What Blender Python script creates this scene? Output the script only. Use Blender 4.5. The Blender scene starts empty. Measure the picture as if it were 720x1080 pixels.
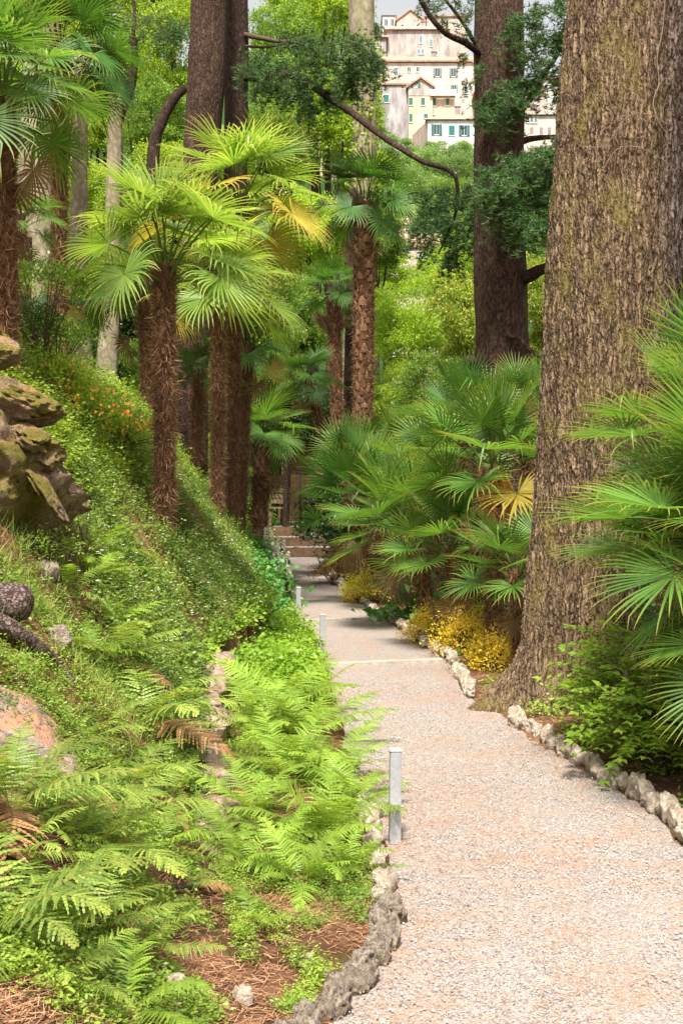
import bpy, bmesh, math, random
import numpy as np
from math import radians as R, sin, cos, pi
from mathutils import Vector, Matrix
rng = np.random.default_rng(7)
random.seed(7)
sc = bpy.context.scene
col = sc.collection
F, HZ, CZ = 1300.0, 503.0, 1.8

def at(px, py, Y):
    """photo direction at depth Y, in metres"""
    return np.array([(px-360)/F*Y, Y, CZ+(HZ-py)/F*Y])

# ---------------------------------------------------------------- noise
def _h(ix, iy, iz, s):
    n = (ix*374761393 + iy*668265263 + iz*2147483647 + s*1274126177) & 0xffffffff
    n = ((n ^ (n >> 13))*1274126177) & 0xffffffff
    n = (n ^ (n >> 16)) & 0xffffffff
    return n/4294967295.0
def vn(x, y, z=0.0, s=0):
    x, y, z = np.broadcast_arrays(np.asarray(x, float), np.asarray(y, float), np.asarray(z, float))
    ix, iy, iz = (np.floor(a).astype(np.int64) for a in (x, y, z))
    fx, fy, fz = x-ix, y-iy, z-iz
    fx, fy, fz = (f*f*(3-2*f) for f in (fx, fy, fz))
    r = 0
    for a in (0, 1):
        for b in (0, 1):
            for c in (0, 1):
                w = (fx if a else 1-fx)*(fy if b else 1-fy)*(fz if c else 1-fz)
                r = r + w*_h(ix+a, iy+b, iz+c, s)
    return r*2-1
def fbm(x, y, z=0.0, s=0, o=4):
    r, a = 0, 1.0
    for k in range(o):
        f = 2.03**k
        r = r + a*vn(np.asarray(x)*f, np.asarray(y)*f, np.asarray(z)*f, s+k); a *= .5
    return r
def ss(a, b, x):
    t = np.clip((np.asarray(x, float)-a)/(b-a), 0, 1); return t*t*(3-2*t)

# ---------------------------------------------------------------- terrain
ELy = [0, 3, 4.06, 4.71, 5.48, 6.05, 7.88, 11.9, 14.9, 20, 26.9, 34]
ELx = [-1.1, -.48, -.02, .20, .24, .21, .06, -.14, -.50, -.85, -1.22, -1.6]
ERy = [0, 4.5, 5.9, 6.2, 6.74, 7.88, 9.1, 9.87, 11.9, 14.9, 18.4, 24.1, 28.5, 34]
ERx = [1.9, 1.75, 1.64, 1.64, 1.62, 1.39, 1.19, .99, 1.0, .63, .10, -.40, -.62, -.9]
Wy = [0, 4, 5.8, 7, 8, 10, 12, 15, 20, 27, 34]
Wx = [-.1, -.34, -.68, -.83, -.94, -1.08, -.80, -.85, -1.15, -1.65, -2.2]
Wt = [.12, .1, .12, .2, .25, .38, .38, .35, .25, .2, .2]
def EL(y): return np.interp(y, ELy, ELx)
def ER(y): return np.interp(y, ERy, ERx)
def WX(y): return np.interp(y, Wy, Wx)
def T(x, y):
    x = np.asarray(x, float); y = np.asarray(y, float)
    el, er, w = EL(y), ER(y), WX(y)
    d = w-x
    s = np.interp(y, [0, 3.5, 6, 8, 12, 18, 24, 30], [.5, .55, .95, 1.4, 1.4, 1.25, 1.0, .5])
    dd = np.maximum(d, 0)
    bank = np.interp(y, Wy, Wt) + s*np.minimum(dd, 1.7) + .32*np.maximum(dd-1.7, 0)*np.exp(-np.maximum(dd-1.7, 0)/30)
    bank = bank + ss(.05, .8, d)*(.10*fbm(x*1.3, y*1.3, s=3) + .05*fbm(x*5, y*5, s=5, o=2))
    u = np.clip((el-x)/np.maximum(el-w, .1), 0, 1)
    bed = .02 + .07*u + .012*fbm(x*6, y*6, s=9, o=2)
    left = np.where(d > 0, bank, bed)
    dr = x-er
    right = .05*ss(0, .15, dr) + .012*fbm(x*6, y*6, s=9, o=2) + .06*np.maximum(dr-1, 0)*np.exp(-np.maximum(dr, 0)/40)
    z = np.where(x < el, left, np.where(x > er, right, -.03))
    z = np.where((x >= el) & (x <= er), -.03, z)
    far = .55*ss(28.6, 31.5, y) + 1.7*ss(33.5, 38, y)
    z = z + far
    hill = np.interp(y, [0, 70, 110, 150, 190, 235, 300, 900], [0, 0, 9, 24, 40, 74, 84, 60])
    hill = hill + ss(60, 120, y)*(2.5*fbm(x/25, y/25, s=21))
    return z + hill

def hit(px, py, dz=0.0):
    """the point of the ground seen at a place of the photo"""
    y = np.arange(2.2, 60, .02); z = CZ+(HZ-py)/F*y; k = np.argmax(T((px-360)/F*y, y) >= z); y = y[k]
    return np.array([(px-360)/F*y, y, float(T((px-360)/F*y, y))+dz])

# ---------------------------------------------------------------- mesh builder
class MB:
    def __init__(s):
        s.V, s.C, s.Q, s.T, s.qm, s.tm, s.n = [], [], [], [], [], [], 0
    def add(s, V, Q=None, T=None, col=(0.5, 0, 0), mi=0):
        V = np.asarray(V, float).reshape(-1, 3)
        c = np.asarray(col, float)
        c = np.broadcast_to(c, (len(V), 3)) if c.ndim < 2 else c
        s.V.append(V); s.C.append(c)
        if Q is not None and len(Q):
            Q = np.asarray(Q, int).reshape(-1, 4); s.Q.append(Q+s.n); s.qm.append(np.full(len(Q), mi))
        if T is not None and len(T):
            T_ = np.asarray(T, int).reshape(-1, 3); s.T.append(T_+s.n); s.tm.append(np.full(len(T_), mi))
        s.n += len(V)
    def mesh(s, name, mats, smooth=True):
        me = bpy.data.meshes.new(name)
        V = np.concatenate(s.V); C = np.concatenate(s.C)
        Q = np.concatenate(s.Q) if s.Q else np.zeros((0, 4), int)
        T_ = np.concatenate(s.T) if s.T else np.zeros((0, 3), int)
        me.vertices.add(len(V)); me.vertices.foreach_set('co', V.astype(np.float32).ravel())
        nl = Q.size+T_.size
        me.loops.add(nl); me.loops.foreach_set('vertex_index', np.concatenate([Q.ravel(), T_.ravel()]).astype(np.int32))
        nf = len(Q)+len(T_)
        me.polygons.add(nf)
        st = np.concatenate([np.arange(len(Q))*4, Q.size+np.arange(len(T_))*3]).astype(np.int32)
        me.polygons.foreach_set('loop_start', st)
        try: me.polygons.foreach_set('loop_total', np.concatenate([np.full(len(Q), 4), np.full(len(T_), 3)]).astype(np.int32))
        except Exception: pass
        mi = np.concatenate((s.qm or [np.zeros(0, int)]) + (s.tm or [np.zeros(0, int)])).astype(np.int32)
        me.polygons.foreach_set('material_index', mi)
        me.polygons.foreach_set('use_smooth', np.full(nf, smooth))
        a = me.attributes.new('vary', 'FLOAT_COLOR', 'POINT')
        a.data.foreach_set('color', np.c_[C, np.ones(len(C))].astype(np.float32).ravel())
        for m in (mats if isinstance(mats, (list, tuple)) else [mats]): me.materials.append(m)
        me.update(calc_edges=True); me.validate()
        return me

def link(name, me, parent=None, loc=None, rz=0.0, sc_=None):
    o = bpy.data.objects.new(name, me); col.objects.link(o)
    if parent is not None: o.parent = parent
    if loc is not None: o.location = [float(v) for v in loc]
    o.rotation_euler = (0, 0, float(rz))
    if sc_ is not None: o.scale = (sc_,)*3 if np.isscalar(sc_) else [float(v) for v in sc_]
    return o
def tag(o, label=None, cat=None, group=None, kind=None):
    for k, v in (('label', label), ('category', cat), ('group', group), ('kind', kind)):
        if v: o[k] = v
    return o
def empty(name, loc, label, cat, group=None, rz=0.0):
    o = link(name, None, None, loc, rz); o.empty_display_size = .2
    return tag(o, label, cat, group)

def nrm(v):
    v = np.asarray(v, float); return v/np.maximum(np.linalg.norm(v, axis=-1, keepdims=True), 1e-9)
def tube(mb, P, r, n=8, col=(0.5, 0, 0), mi=0, cap=True, nz=0, ns=6.0, sd=0):
    P = np.asarray(P, float); r = np.broadcast_to(np.asarray(r, float), (len(P),))
    t = nrm(np.gradient(P, axis=0))
    ref = np.array([0, 0, 1.0]) if abs(t[0, 2]) < .8 else np.array([1.0, 0, 0])
    a = nrm(np.cross(t, ref)); b = np.cross(t, a)
    th = np.arange(n)*2*pi/n
    ring = a[:, None, :]*np.cos(th)[None, :, None] + b[:, None, :]*np.sin(th)[None, :, None]
    rr = r[:, None]*np.ones(n)
    if nz:
        X = P[:, None, :]*ns + ring*2
        rr = rr*(1+nz*fbm(X[..., 0], X[..., 1], X[..., 2]*.6, s=sd, o=3))
    V = P[:, None, :] + ring*rr[..., None]
    m = len(P)
    i = np.arange(m-1)[:, None]*n; j = np.arange(n)[None, :]; k = (j+1) % n
    Q = np.stack([i+j, i+k, i+n+k, i+n+j], -1).reshape(-1, 4)
    V = V.reshape(-1, 3)
    Tt = []
    if cap:
        V = np.vstack([V, P[0], P[-1]])
        q = m*n
        Tt = [(q, (e+1) % n, e) for e in range(n)] + [(q+1, (m-1)*n+e, (m-1)*n+(e+1) % n) for e in range(n)]
    mb.add(V, Q, Tt, col, mi)
def crv(pts, n):
    """smooth curve (Catmull-Rom) through the points"""
    p = np.asarray(pts, float); p = np.vstack([2*p[0]-p[1], p, 2*p[-1]-p[-2]])
    out = []
    m = len(p)-3
    for t in np.linspace(0, m-1e-6, n):
        i = int(t); u = t-i
        a, b, c, d = p[i:i+4]
        out.append(.5*((2*b)+(-a+c)*u+(2*a-5*b+4*c-d)*u*u+(-a+3*b-3*c+d)*u**3))
    return np.array(out)
def box(mb, c, s, rz=0.0, col=(0.5, 0, 0), mi=0, rx=0.0):
    v = np.array([[x, y, z] for x in (-.5, .5) for y in (-.5, .5) for z in (-.5, .5)])*np.asarray(s, float)
    if rx: v = v@np.array([[1, 0, 0], [0, cos(rx), sin(rx)], [0, -sin(rx), cos(rx)]])
    v = v@np.array([[cos(rz), sin(rz), 0], [-sin(rz), cos(rz), 0], [0, 0, 1]])
    mb.add(v+np.asarray(c, float), [(0, 1, 3, 2), (4, 6, 7, 5), (0, 4, 5, 1), (2, 3, 7, 6), (0, 2, 6, 4), (1, 5, 7, 3)], None, col, mi)

def basis(d, n):
    """rotation matrices: x along d, z near n"""
    d = nrm(d); s = nrm(np.cross(n, d)); z = np.cross(d, s)
    return np.stack([d, s, z], -1)
def leaves(mb, pos, d, n, size, col, shape='oval', mi=0, wid=.5, fold=.15):
    """one quad-pair leaf at each position, pointing along d, facing n"""
    N = len(pos); B = basis(d, n)
    if shape == 'oval':
        L = np.array([[0, 0, 0], [.35, wid*.5, fold], [1, 0, -.12], [.35, -wid*.5, fold], [.45, 0, 0]])
        T_ = np.array([[0, 4, 1], [1, 4, 2], [0, 3, 4], [4, 3, 2]])
    elif shape == 'dia':
        L = np.array([[0, 0, 0], [.45, wid*.5, 0], [1, 0, -.05], [.45, -wid*.5, 0]])
        T_ = None
    else:                                   # needle
        L = np.array([[0, -wid*.5, 0], [0, wid*.5, 0], [1, 0, 0]]); T_ = np.array([[0, 1, 2]])
    V = pos[:, None, :] + np.einsum('nij,kj->nki', B, L)*np.asarray(size).reshape(-1, 1, 1)
    off = (np.arange(N)*len(L))[:, None, None]
    c = np.repeat(np.asarray(col, float).reshape(-1, 3) if np.ndim(col) > 1 else np.tile(col, (N, 1)), len(L), axis=0)
    if T_ is None: mb.add(V, (np.array([[[3, 2, 1, 0]]])+off).reshape(-1, 4), None, c, mi)
    else: mb.add(V, None, (T_[None]+off).reshape(-1, 3), c, mi)
def rdir(N, zlo=-1, zhi=1):
    a = rng.uniform(0, 2*pi, N); z = rng.uniform(zlo, zhi, N); r = np.sqrt(1-z*z)
    return np.c_[r*np.cos(a), r*np.sin(a), z]

# ---------------------------------------------------------------- materials
def newmat(name):
    m = bpy.data.materials.new(name); m.use_nodes = True
    nt = m.node_tree; nt.nodes.clear()
    return m, nt, nt.nodes, nt.links
def nd(N, t, **k):
    n = N.new(t)
    for a, v in k.items():
        if a in n.inputs.keys() if isinstance(a, str) else False: n.inputs[a].default_value = v
        else: setattr(n, a, v)
    return n
def mixc(N, L, f, a, b, mode='MIX'):
    m = N.new('ShaderNodeMix'); m.data_type = 'RGBA'; m.blend_type = mode; m.clamp_factor = True
    for i, v in ((0, f), (6, a), (7, b)):
        if hasattr(v, 'is_output'): L.new(v, m.inputs[i])
        else: m.inputs[i].default_value = v if i == 0 else (tuple(v)+(1,))[:4]
    return m.outputs[2]
def ramp(N, L, f, stops):
    r = N.new('ShaderNodeValToRGB'); L.new(f, r.inputs[0])
    e = r.color_ramp.elements
    while len(e) < len(stops): e.new(.5)
    for i, (p, c) in enumerate(stops):
        e[i].position = p; e[i].color = (tuple(c)+(1,))[:4] if not np.isscalar(c) else (c, c, c, 1)
    return r.outputs[0]
def math_(N, L, op, a, b=None):
    m = N.new('ShaderNodeMath'); m.operation = op
    for i, v in ((0, a), (1, b)):
        if v is None: continue
        if hasattr(v, 'is_output'): L.new(v, m.inputs[i])
        else: m.inputs[i].default_value = v
    return m.outputs[0]
def coords(N, L, scale=(1, 1, 1), kind='Object', warp=0, wscale=3):
    tc = N.new('ShaderNodeTexCoord'); mp = N.new('ShaderNodeMapping'); mp.inputs['Scale'].default_value = scale
    src = tc.outputs[kind]
    if warp:
        n = N.new('ShaderNodeTexNoise'); n.inputs['Scale'].default_value = wscale; n.inputs['Detail'].default_value = 3
        L.new(src, n.inputs['Vector'])
        v = N.new('ShaderNodeVectorMath'); v.operation = 'SUBTRACT'; L.new(n.outputs['Color'], v.inputs[0]); v.inputs[1].default_value = (.5, .5, .5)
        w = N.new('ShaderNodeVectorMath'); w.operation = 'SCALE'; L.new(v.outputs[0], w.inputs[0]); w.inputs['Scale'].default_value = warp
        x = N.new('ShaderNodeVectorMath'); x.operation = 'ADD'; L.new(src, x.inputs[0]); L.new(w.outputs[0], x.inputs[1]); src = x.outputs[0]
    L.new(src, mp.inputs[0]); return mp.outputs[0]
def noise(N, L, v, scale, detail=4, rough=.55, out=0):
    n = N.new('ShaderNodeTexNoise'); n.inputs['Scale'].default_value = scale; n.inputs['Detail'].default_value = detail; n.inputs['Roughness'].default_value = rough
    L.new(v, n.inputs['Vector']); return n.outputs[out]
def voro(N, L, v, scale, feat='F1', out='Distance'):
    n = N.new('ShaderNodeTexVoronoi'); n.feature = feat; n.inputs['Scale'].default_value = scale
    L.new(v, n.inputs['Vector']); return n.outputs[out]
def bump(N, L, h, dist=.01, strength=1.0):
    b = N.new('ShaderNodeBump'); b.inputs['Distance'].default_value = dist; b.inputs['Strength'].default_value = strength
    L.new(h, b.inputs['Height']); return b.outputs[0]
def finish(N, L, c, rough=.8, nrm_=None, spec=.3, disp=None, m=None, metal=0):
    p = N.new('ShaderNodeBsdfPrincipled'); o = N.new('ShaderNodeOutputMaterial')
    if hasattr(c, 'is_output'): L.new(c, p.inputs['Base Color'])
    else: p.inputs['Base Color'].default_value = (tuple(c)+(1,))[:4]
    p.inputs['Roughness'].default_value = rough; p.inputs['Specular IOR Level'].default_value = spec; p.inputs['Metallic'].default_value = metal
    if nrm_: L.new(nrm_, p.inputs['Normal'])
    L.new(p.outputs[0], o.inputs[0])
    return p, o

def leafmat(name, c1, c2, tip=None, tipk=8.0, trans=.42, rough=.42, spec=.35, flag=None, hv=.35, tbright=1.5):
    """vary.r picks c1..c2, vary.g runs to the leaf tip, vary.b marks stems/stubs"""
    m, nt, N, L = newmat(name)
    a = nd(N, 'ShaderNodeAttribute', attribute_name='vary'); s = N.new('ShaderNodeSeparateColor'); L.new(a.outputs['Color'], s.inputs[0])
    c = mixc(N, L, s.outputs[0], c1, c2)
    if tip: c = mixc(N, L, math_(N, L, 'POWER', s.outputs[1], tipk), c, tip)
    oi = N.new('ShaderNodeObjectInfo')
    hsv = N.new('ShaderNodeHueSaturation'); L.new(c, hsv.inputs['Color'])
    hsv.inputs['Hue'].default_value = .5
    vv = math_(N, L, 'MULTIPLY_ADD', oi.outputs['Random'], hv); N_ = vv.node; N_.inputs[2].default_value = 1-hv/2
    L.new(vv, hsv.inputs['Value'])
    c = hsv.outputs[0]
    if flag: c = mixc(N, L, s.outputs[2], c, flag)
    p, o = finish(N, L, c, rough, None, spec)
    if trans:
        t = N.new('ShaderNodeBsdfTranslucent'); mx = N.new('ShaderNodeMixShader'); mx.inputs[0].default_value = trans
        tc = mixc(N, L, 1.0, c, (tbright*1.05, tbright, tbright*.5), 'MULTIPLY')
        L.new(tc, t.inputs[0]); L.new(p.outputs[0], mx.inputs[1]); L.new(t.outputs[0], mx.inputs[2]); L.new(mx.outputs[0], o.inputs[0])
    return m

def barkmat(name, ridge, dark, moss=None, grey=None, sc_=26.0, zs=.2, depth=.02, warp=.05, mossr=(.45, .62), true=False, greyx=None):
    m, nt, N, L = newmat(name)
    v = coords(N, L, (1, 1, zs), warp=warp, wscale=7)
    n1 = noise(N, L, v, sc_*.62, 2, .5); n2 = noise(N, L, v, sc_*1.25, 3, .6)
    rd = lambda q: math_(N, L, 'ABSOLUTE', math_(N, L, 'MULTIPLY', math_(N, L, 'SUBTRACT', q, .5), 4.5))   # 0 in a furrow
    f1, f2_ = math_(N, L, 'MINIMUM', rd(n1), 1.0), math_(N, L, 'MINIMUM', rd(n2), 1.0)
    e = math_(N, L, 'MINIMUM', math_(N, L, 'MULTIPLY', voro(N, L, coords(N, L, (1, 1, zs*1.5), warp=warp*1.5, wscale=11), sc_*.9, 'DISTANCE_TO_EDGE'), 5.0), 1.0)
    f2 = noise(N, L, coords(N, L, (1, 1, .45)), sc_*4, 4, .75)
    h = math_(N, L, 'ADD', math_(N, L, 'MULTIPLY', f1, .34), math_(N, L, 'MULTIPLY', f2_, .22))
    h = math_(N, L, 'ADD', h, math_(N, L, 'MULTIPLY', e, .22)); h = math_(N, L, 'ADD', h, math_(N, L, 'MULTIPLY', f2, .40))
    c = ramp(N, L, h, [(.34, dark), (.62, tuple(.55*x+.45*y for x, y in zip(ridge, dark))), (.86, ridge), (1.0, tuple(min(1, x*1.35) for x in ridge))])  # recess shade put into the colour: furrows go dark, ridges paler
    big = noise(N, L, coords(N, L, (1, 1, .6)), 1.6, 4, .6)
    if grey:
        g = ramp(N, L, big, [(.42, 0), (.62, 1)])
        if greyx is not None:
            tc = N.new('ShaderNodeTexCoord'); sx = N.new('ShaderNodeSeparateXYZ'); L.new(tc.outputs['Object'], sx.inputs[0])
            sxv = math_(N, L, 'ADD', sx.outputs[0], math_(N, L, 'MULTIPLY', big, .12))
            mr = nd(N, 'ShaderNodeMapRange'); L.new(sxv, mr.inputs[0]); mr.inputs[1].default_value = greyx; mr.inputs[2].default_value = greyx+.3
            g = mr.outputs[0]
        gc = mixc(N, L, math_(N, L, 'MULTIPLY', ramp(N, L, h, [(.4, 0), (.95, 1)]), 1.0), dark, grey)  # grey bark gets the same furrow shade in its colour
        c = mixc(N, L, g, c, gc)
    if moss:
        mn = noise(N, L, coords(N, L, (1, 1, .45)), 3.2, 6, .7)
        mk = ramp(N, L, mn, [(mossr[0], 0), (mossr[1], .85)])
        if greyx is not None: mk = math_(N, L, 'MULTIPLY', mk, math_(N, L, 'SUBTRACT', 1.0, g))
        c = mixc(N, L, mk, c, moss)
    p, o = finish(N, L, c, .9, bump(N, L, h, depth, 1.0), .15)
    if true:
        d = N.new('ShaderNodeDisplacement'); L.new(h, d.inputs['Height']); d.inputs['Midlevel'].default_value = .8; d.inputs['Scale'].default_value = depth
        L.new(d.outputs[0], o.inputs['Displacement']); m.displacement_method = 'DISPLACEMENT'
    return m

def plain(name, c, rough=.7, spec=.3, var=.25, vs=12.0, bd=.003, bs=60.0, metal=0, dark=None, zs=1.0):
    m, nt, N, L = newmat(name)
    v = coords(N, L, (1, 1, zs))
    n = noise(N, L, v, vs, 5, .6)
    d = dark or tuple(x*(1-var) for x in c)
    cc = mixc(N, L, ramp(N, L, n, [(.35, 0), (.65, 1)]), d, tuple(min(1, x*(1+var*.4)) for x in c))
    finish(N, L, cc, rough, bump(N, L, noise(N, L, v, bs, 4, .6), bd), spec, metal=metal)
    return m
# ---------------------------------------------------------------- camera, light, sky
cam = bpy.data.objects.new('camera', bpy.data.cameras.new('camera')); col.objects.link(cam)
cam.location = (0, 0, CZ); cam.rotation_euler = (R(90), 0, 0)
cam.data.sensor_fit = 'VERTICAL'; cam.data.sensor_height = 36; cam.data.lens = F/1080*36
cam.data.shift_y = -(540-HZ)/1080
cam.data.clip_start = .05; cam.data.clip_end = 4000
sc.camera = cam
sc.render.engine = 'CYCLES'
SUN_EL, SUN_AZ = 60.0, 188.0            # azimuth measured clockwise from +Y: behind the camera, to the right
w = bpy.data.worlds.new('World'); sc.world = w; w.use_nodes = True
wn, wl = w.node_tree.nodes, w.node_tree.links
bg = wn['Background']; sky = wn.new('ShaderNodeTexSky'); sky.sky_type = 'NISHITA'; sky.sun_disc = False
sky.sun_elevation = R(SUN_EL); sky.sun_rotation = R(SUN_AZ); sky.dust_density = 3.0; sky.ozone_density = 1.0
hs = wn.new('ShaderNodeHueSaturation'); hs.inputs['Saturation'].default_value = .1
wl.new(sky.outputs[0], hs.inputs['Color']); wl.new(hs.outputs[0], bg.inputs[0]); bg.inputs[1].default_value = .092
sun = bpy.data.objects.new('sun', bpy.data.lights.new('sun', 'SUN')); col.objects.link(sun)
sun.data.energy = 3.9; sun.data.angle = R(8); sun.data.color = (1, .955, .88)
d = Vector((sin(R(SUN_AZ))*cos(R(SUN_EL)), cos(R(SUN_AZ))*cos(R(SUN_EL)), sin(R(SUN_EL))))
sun.rotation_euler = d.to_track_quat('Z', 'Y').to_euler()
sc.view_settings.view_transform = 'Standard'; sc.view_settings.look = 'None'; sc.view_settings.gamma = 1
sc.view_settings.exposure = 1.32
cy = sc.cycles
cy.max_bounces = 6; cy.diffuse_bounces = 3; cy.glossy_bounces = 2; cy.transmission_bounces = 4; cy.transparent_max_bounces = 4
cy.use_denoising = True; cy.caustics_reflective = False; cy.caustics_refractive = False
try: cy.denoiser = 'OPENIMAGEDENOISE'
except Exception: pass

# ---------------------------------------------------------------- material set
M = {}
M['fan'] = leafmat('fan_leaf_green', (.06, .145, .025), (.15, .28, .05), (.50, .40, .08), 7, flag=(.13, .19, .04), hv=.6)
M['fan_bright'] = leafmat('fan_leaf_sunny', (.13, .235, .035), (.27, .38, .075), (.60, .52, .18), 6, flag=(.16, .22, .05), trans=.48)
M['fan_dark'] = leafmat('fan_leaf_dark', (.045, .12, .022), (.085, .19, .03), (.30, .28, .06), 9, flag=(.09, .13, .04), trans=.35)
M['fan_yellow'] = leafmat('fan_leaf_yellowed', (.36, .33, .04), (.50, .36, .06), (.40, .22, .08), 3, flag=(.25, .20, .06))
M['fan_dead'] = leafmat('fan_leaf_dead', (.16, .09, .035), (.26, .17, .08), None, flag=(.15, .09, .04), trans=.15, rough=.8)
M['fibre'] = leafmat('palm_trunk_fibre', (.075, .034, .018), (.34, .185, .10), None, flag=(.42, .29, .17), trans=.0, rough=.9, spec=.1, hv=.2)
M['fern'] = leafmat('fern_lime', (.15, .26, .03), (.31, .43, .06), None, flag=(.30, .34, .06), trans=.42, tbright=1.4, hv=.6)
M['fern_mid'] = leafmat('fern_green', (.10, .175, .025), (.28, .36, .07), (.30, .34, .06), 5, flag=(.26, .12, .04), trans=.36, hv=.65)
M['cover'] = leafmat('bank_cover_leaf', (.065, .125, .02), (.27, .36, .07), None, trans=.35)
M['cover_lime'] = leafmat('bank_lime_leaf', (.14, .23, .02), (.34, .42, .06), None, trans=.4)
M['weed'] = leafmat('weed_leaf', (.12, .22, .03), (.32, .42, .06), None, trans=.35)
M['white_petal'] = leafmat('white_petal', (.75, .73, .66), (.85, .84, .8), None, trans=.2)
M['orange_petal'] = leafmat('orange_petal', (.75, .20, .03), (.80, .40, .06), None, trans=.3)
M['shrub'] = leafmat('shrub_leaf_bright', (.16, .29, .025), (.30, .43, .05), None, flag=(.15, .12, .05), trans=.42)
M['gloss'] = leafmat('shrub_leaf_glossy', (.015, .05, .012), (.05, .13, .025), None, trans=.22, rough=.3, spec=.5)
M['hosta'] = leafmat('broad_leaf_green', (.05, .16, .03), (.10, .26, .05), None, trans=.3)
M['gold'] = leafmat('golden_leaf', (.58, .43, .03), (.75, .58, .07), (.55, .25, .05), 3, flag=(.2, .1, .04), trans=.4)
M['goldgreen'] = leafmat('gold_green_leaf', (.28, .34, .03), (.55, .47, .05), None, flag=(.2, .12, .04), trans=.4)
M['rust'] = leafmat('rust_leaf', (.26, .12, .04), (.36, .22, .06), None, trans=.3)
M['tree_lime'] = leafmat('tree_leaf_lime', (.14, .25, .02), (.44, .56, .06), None, flag=(.2, .15, .04), trans=.5)
M['tree_green'] = leafmat('tree_leaf_green', (.055, .13, .02), (.25, .36, .05), None, trans=.45)
M['tree_dark'] = leafmat('tree_leaf_dark', (.02, .055, .012), (.08, .15, .03), None, trans=.3)
M['tree_gold'] = leafmat('magnolia_leaf', (.10, .20, .02), (.42, .44, .05), None, flag=(.35, .15, .04), trans=.35)
M['tree_pale'] = leafmat('hill_leaf_pale', (.14, .24, .06), (.26, .36, .12), None, trans=.4)
M['cedar'] = leafmat('cedar_needles', (.03, .085, .025), (.12, .22, .06), None, trans=.2, rough=.6)
M['litter'] = leafmat('fallen_needles', (.30, .14, .07), (.48, .28, .16), None, flag=(.10, .05, .03), trans=0, rough=.9, spec=.1, hv=0)
M['bark_big'] = barkmat('bark_big_trunk', (.43, .295, .175), (.05, .028, .017), moss=(.22, .18, .04), grey=(.27, .22, .20), sc_=41, zs=.12, depth=.040, warp=.05, mossr=(.50, .72), true=True, greyx=.50)
M['bark'] = barkmat('bark_conifer', (.13, .075, .050), (.025, .014, .010), moss=(.12, .10, .035), sc_=30, zs=.3, depth=.02, true=False, mossr=(.55, .75))
M['bark_dark'] = barkmat('bark_dark', (.11, .065, .045), (.022, .014, .01), sc_=34, zs=.3, depth=.02, true=False)
M['bark_pale'] = barkmat('bark_pale', (.36, .30, .22), (.18, .145, .09), moss=(.20, .22, .09), sc_=7, zs=.5, depth=.008, true=False, mossr=(.5, .7))
M['wood_thin'] = plain('branch_bark', (.11, .07, .045), .9, .15, .4, 30, .006, 80)
M['log'] = barkmat('log_bark', (.34, .24, .20), (.05, .03, .025), grey=(.46, .40, .37), sc_=45, zs=.8, depth=.02, true=False)
M['wood_pale'] = plain('weathered_timber', (.42, .36, .29), .85, .2, .3, 14, .003, 60)
M['riser_dark'] = plain('dark_riser_timber', (.16, .10, .06), .9, .1, .4, 10, .004, 40)
M['wood_step'] = plain('step_timber', (.30, .17, .08), .8, .2, .35, 10, .004, 40)
M['wood_bench'] = plain('bench_timber', (.25, .19, .10), .8, .2, .4, 14, .004, 40)
M['iron'] = plain('black_iron', (.02, .02, .02), .5, .4, .2)
M['bollard'] = plain('painted_grey_metal', (.33, .325, .33), .5, .35, .22, 26, .0006, 90)
M['bollard_top'] = plain('bollard_cap_light', (.50, .49, .48), .45, .35, .06)
M['hose'] = plain('black_rubber', (.02, .02, .02), .5, .4, .2)
M['vine'] = plain('dry_vine', (.26, .19, .14), .9, .1, .3, 30)

def rockmat(name, light, dark, moss=None, litter=None, ms=4.0, mr=(.5, .62), depth=.02, cs=3.0):
    m, nt, N, L = newmat(name)
    v = coords(N, L, (1, 1, 1), warp=.15, wscale=3)
    n = noise(N, L, v, cs*2.2, 8, .68); n2 = noise(N, L, v, cs*14, 6, .7)
    cr = voro(N, L, v, cs*1.8, 'DISTANCE_TO_EDGE')
    c = mixc(N, L, ramp(N, L, n, [(.34, 0), (.62, 1)]), dark, light)
    c = mixc(N, L, ramp(N, L, n2, [(.35, .45), (.55, 0)]), c, tuple(.4*x for x in dark))
    h = math_(N, L, 'ADD', math_(N, L, 'MULTIPLY', math_(N, L, 'MINIMUM', cr, .06), 2.0), math_(N, L, 'ADD', n, math_(N, L, 'MULTIPLY', n2, .5)))
    g = N.new('ShaderNodeNewGeometry'); sx = N.new('ShaderNodeSeparateXYZ'); L.new(g.outputs['Normal'], sx.inputs[0])
    up = ramp(N, L, sx.outputs[2], [(.35, 0), (.7, 1)])
    if litter:
        k = ramp(N, L, noise(N, L, v, ms*1.3, 5, .7), [(.44, 0), (.56, 1)])
        c = mixc(N, L, math_(N, L, 'MULTIPLY', up, k), c, litter)
    if moss:
        mm = ramp(N, L, noise(N, L, v, ms, 6, .7), [(mr[0], 0), (mr[1], 1)])
        mc = mixc(N, L, n2, tuple(.5*x for x in moss), tuple(1.3*x for x in moss))
        c = mixc(N, L, mm, c, mc)
    finish(N, L, c, .92, bump(N, L, h, depth), .15)
    return m
M['rock'] = rockmat('limestone_mossy', (.43, .315, .22), (.13, .08, .045), (.17, .14, .03), (.36, .18, .08), 3.2, (.47, .57), .05, 3)
M['rock_flat'] = rockmat('slab_limestone', (.46, .37, .32), (.16, .105, .08), (.12, .13, .03), (.42, .22, .13), 5, (.60, .68), .025, 5)
M['edge'] = rockmat('edging_limestone', (.54, .46, .37), (.24, .175, .12), (.28, .24, .06), None, 9, (.60, .70), .012, 9)
M['edge_dark'] = rockmat('edging_tufa', (.46, .38, .30), (.12, .08, .055), (.14, .14, .03), None, 9, (.56, .68), .02, 9)
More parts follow.
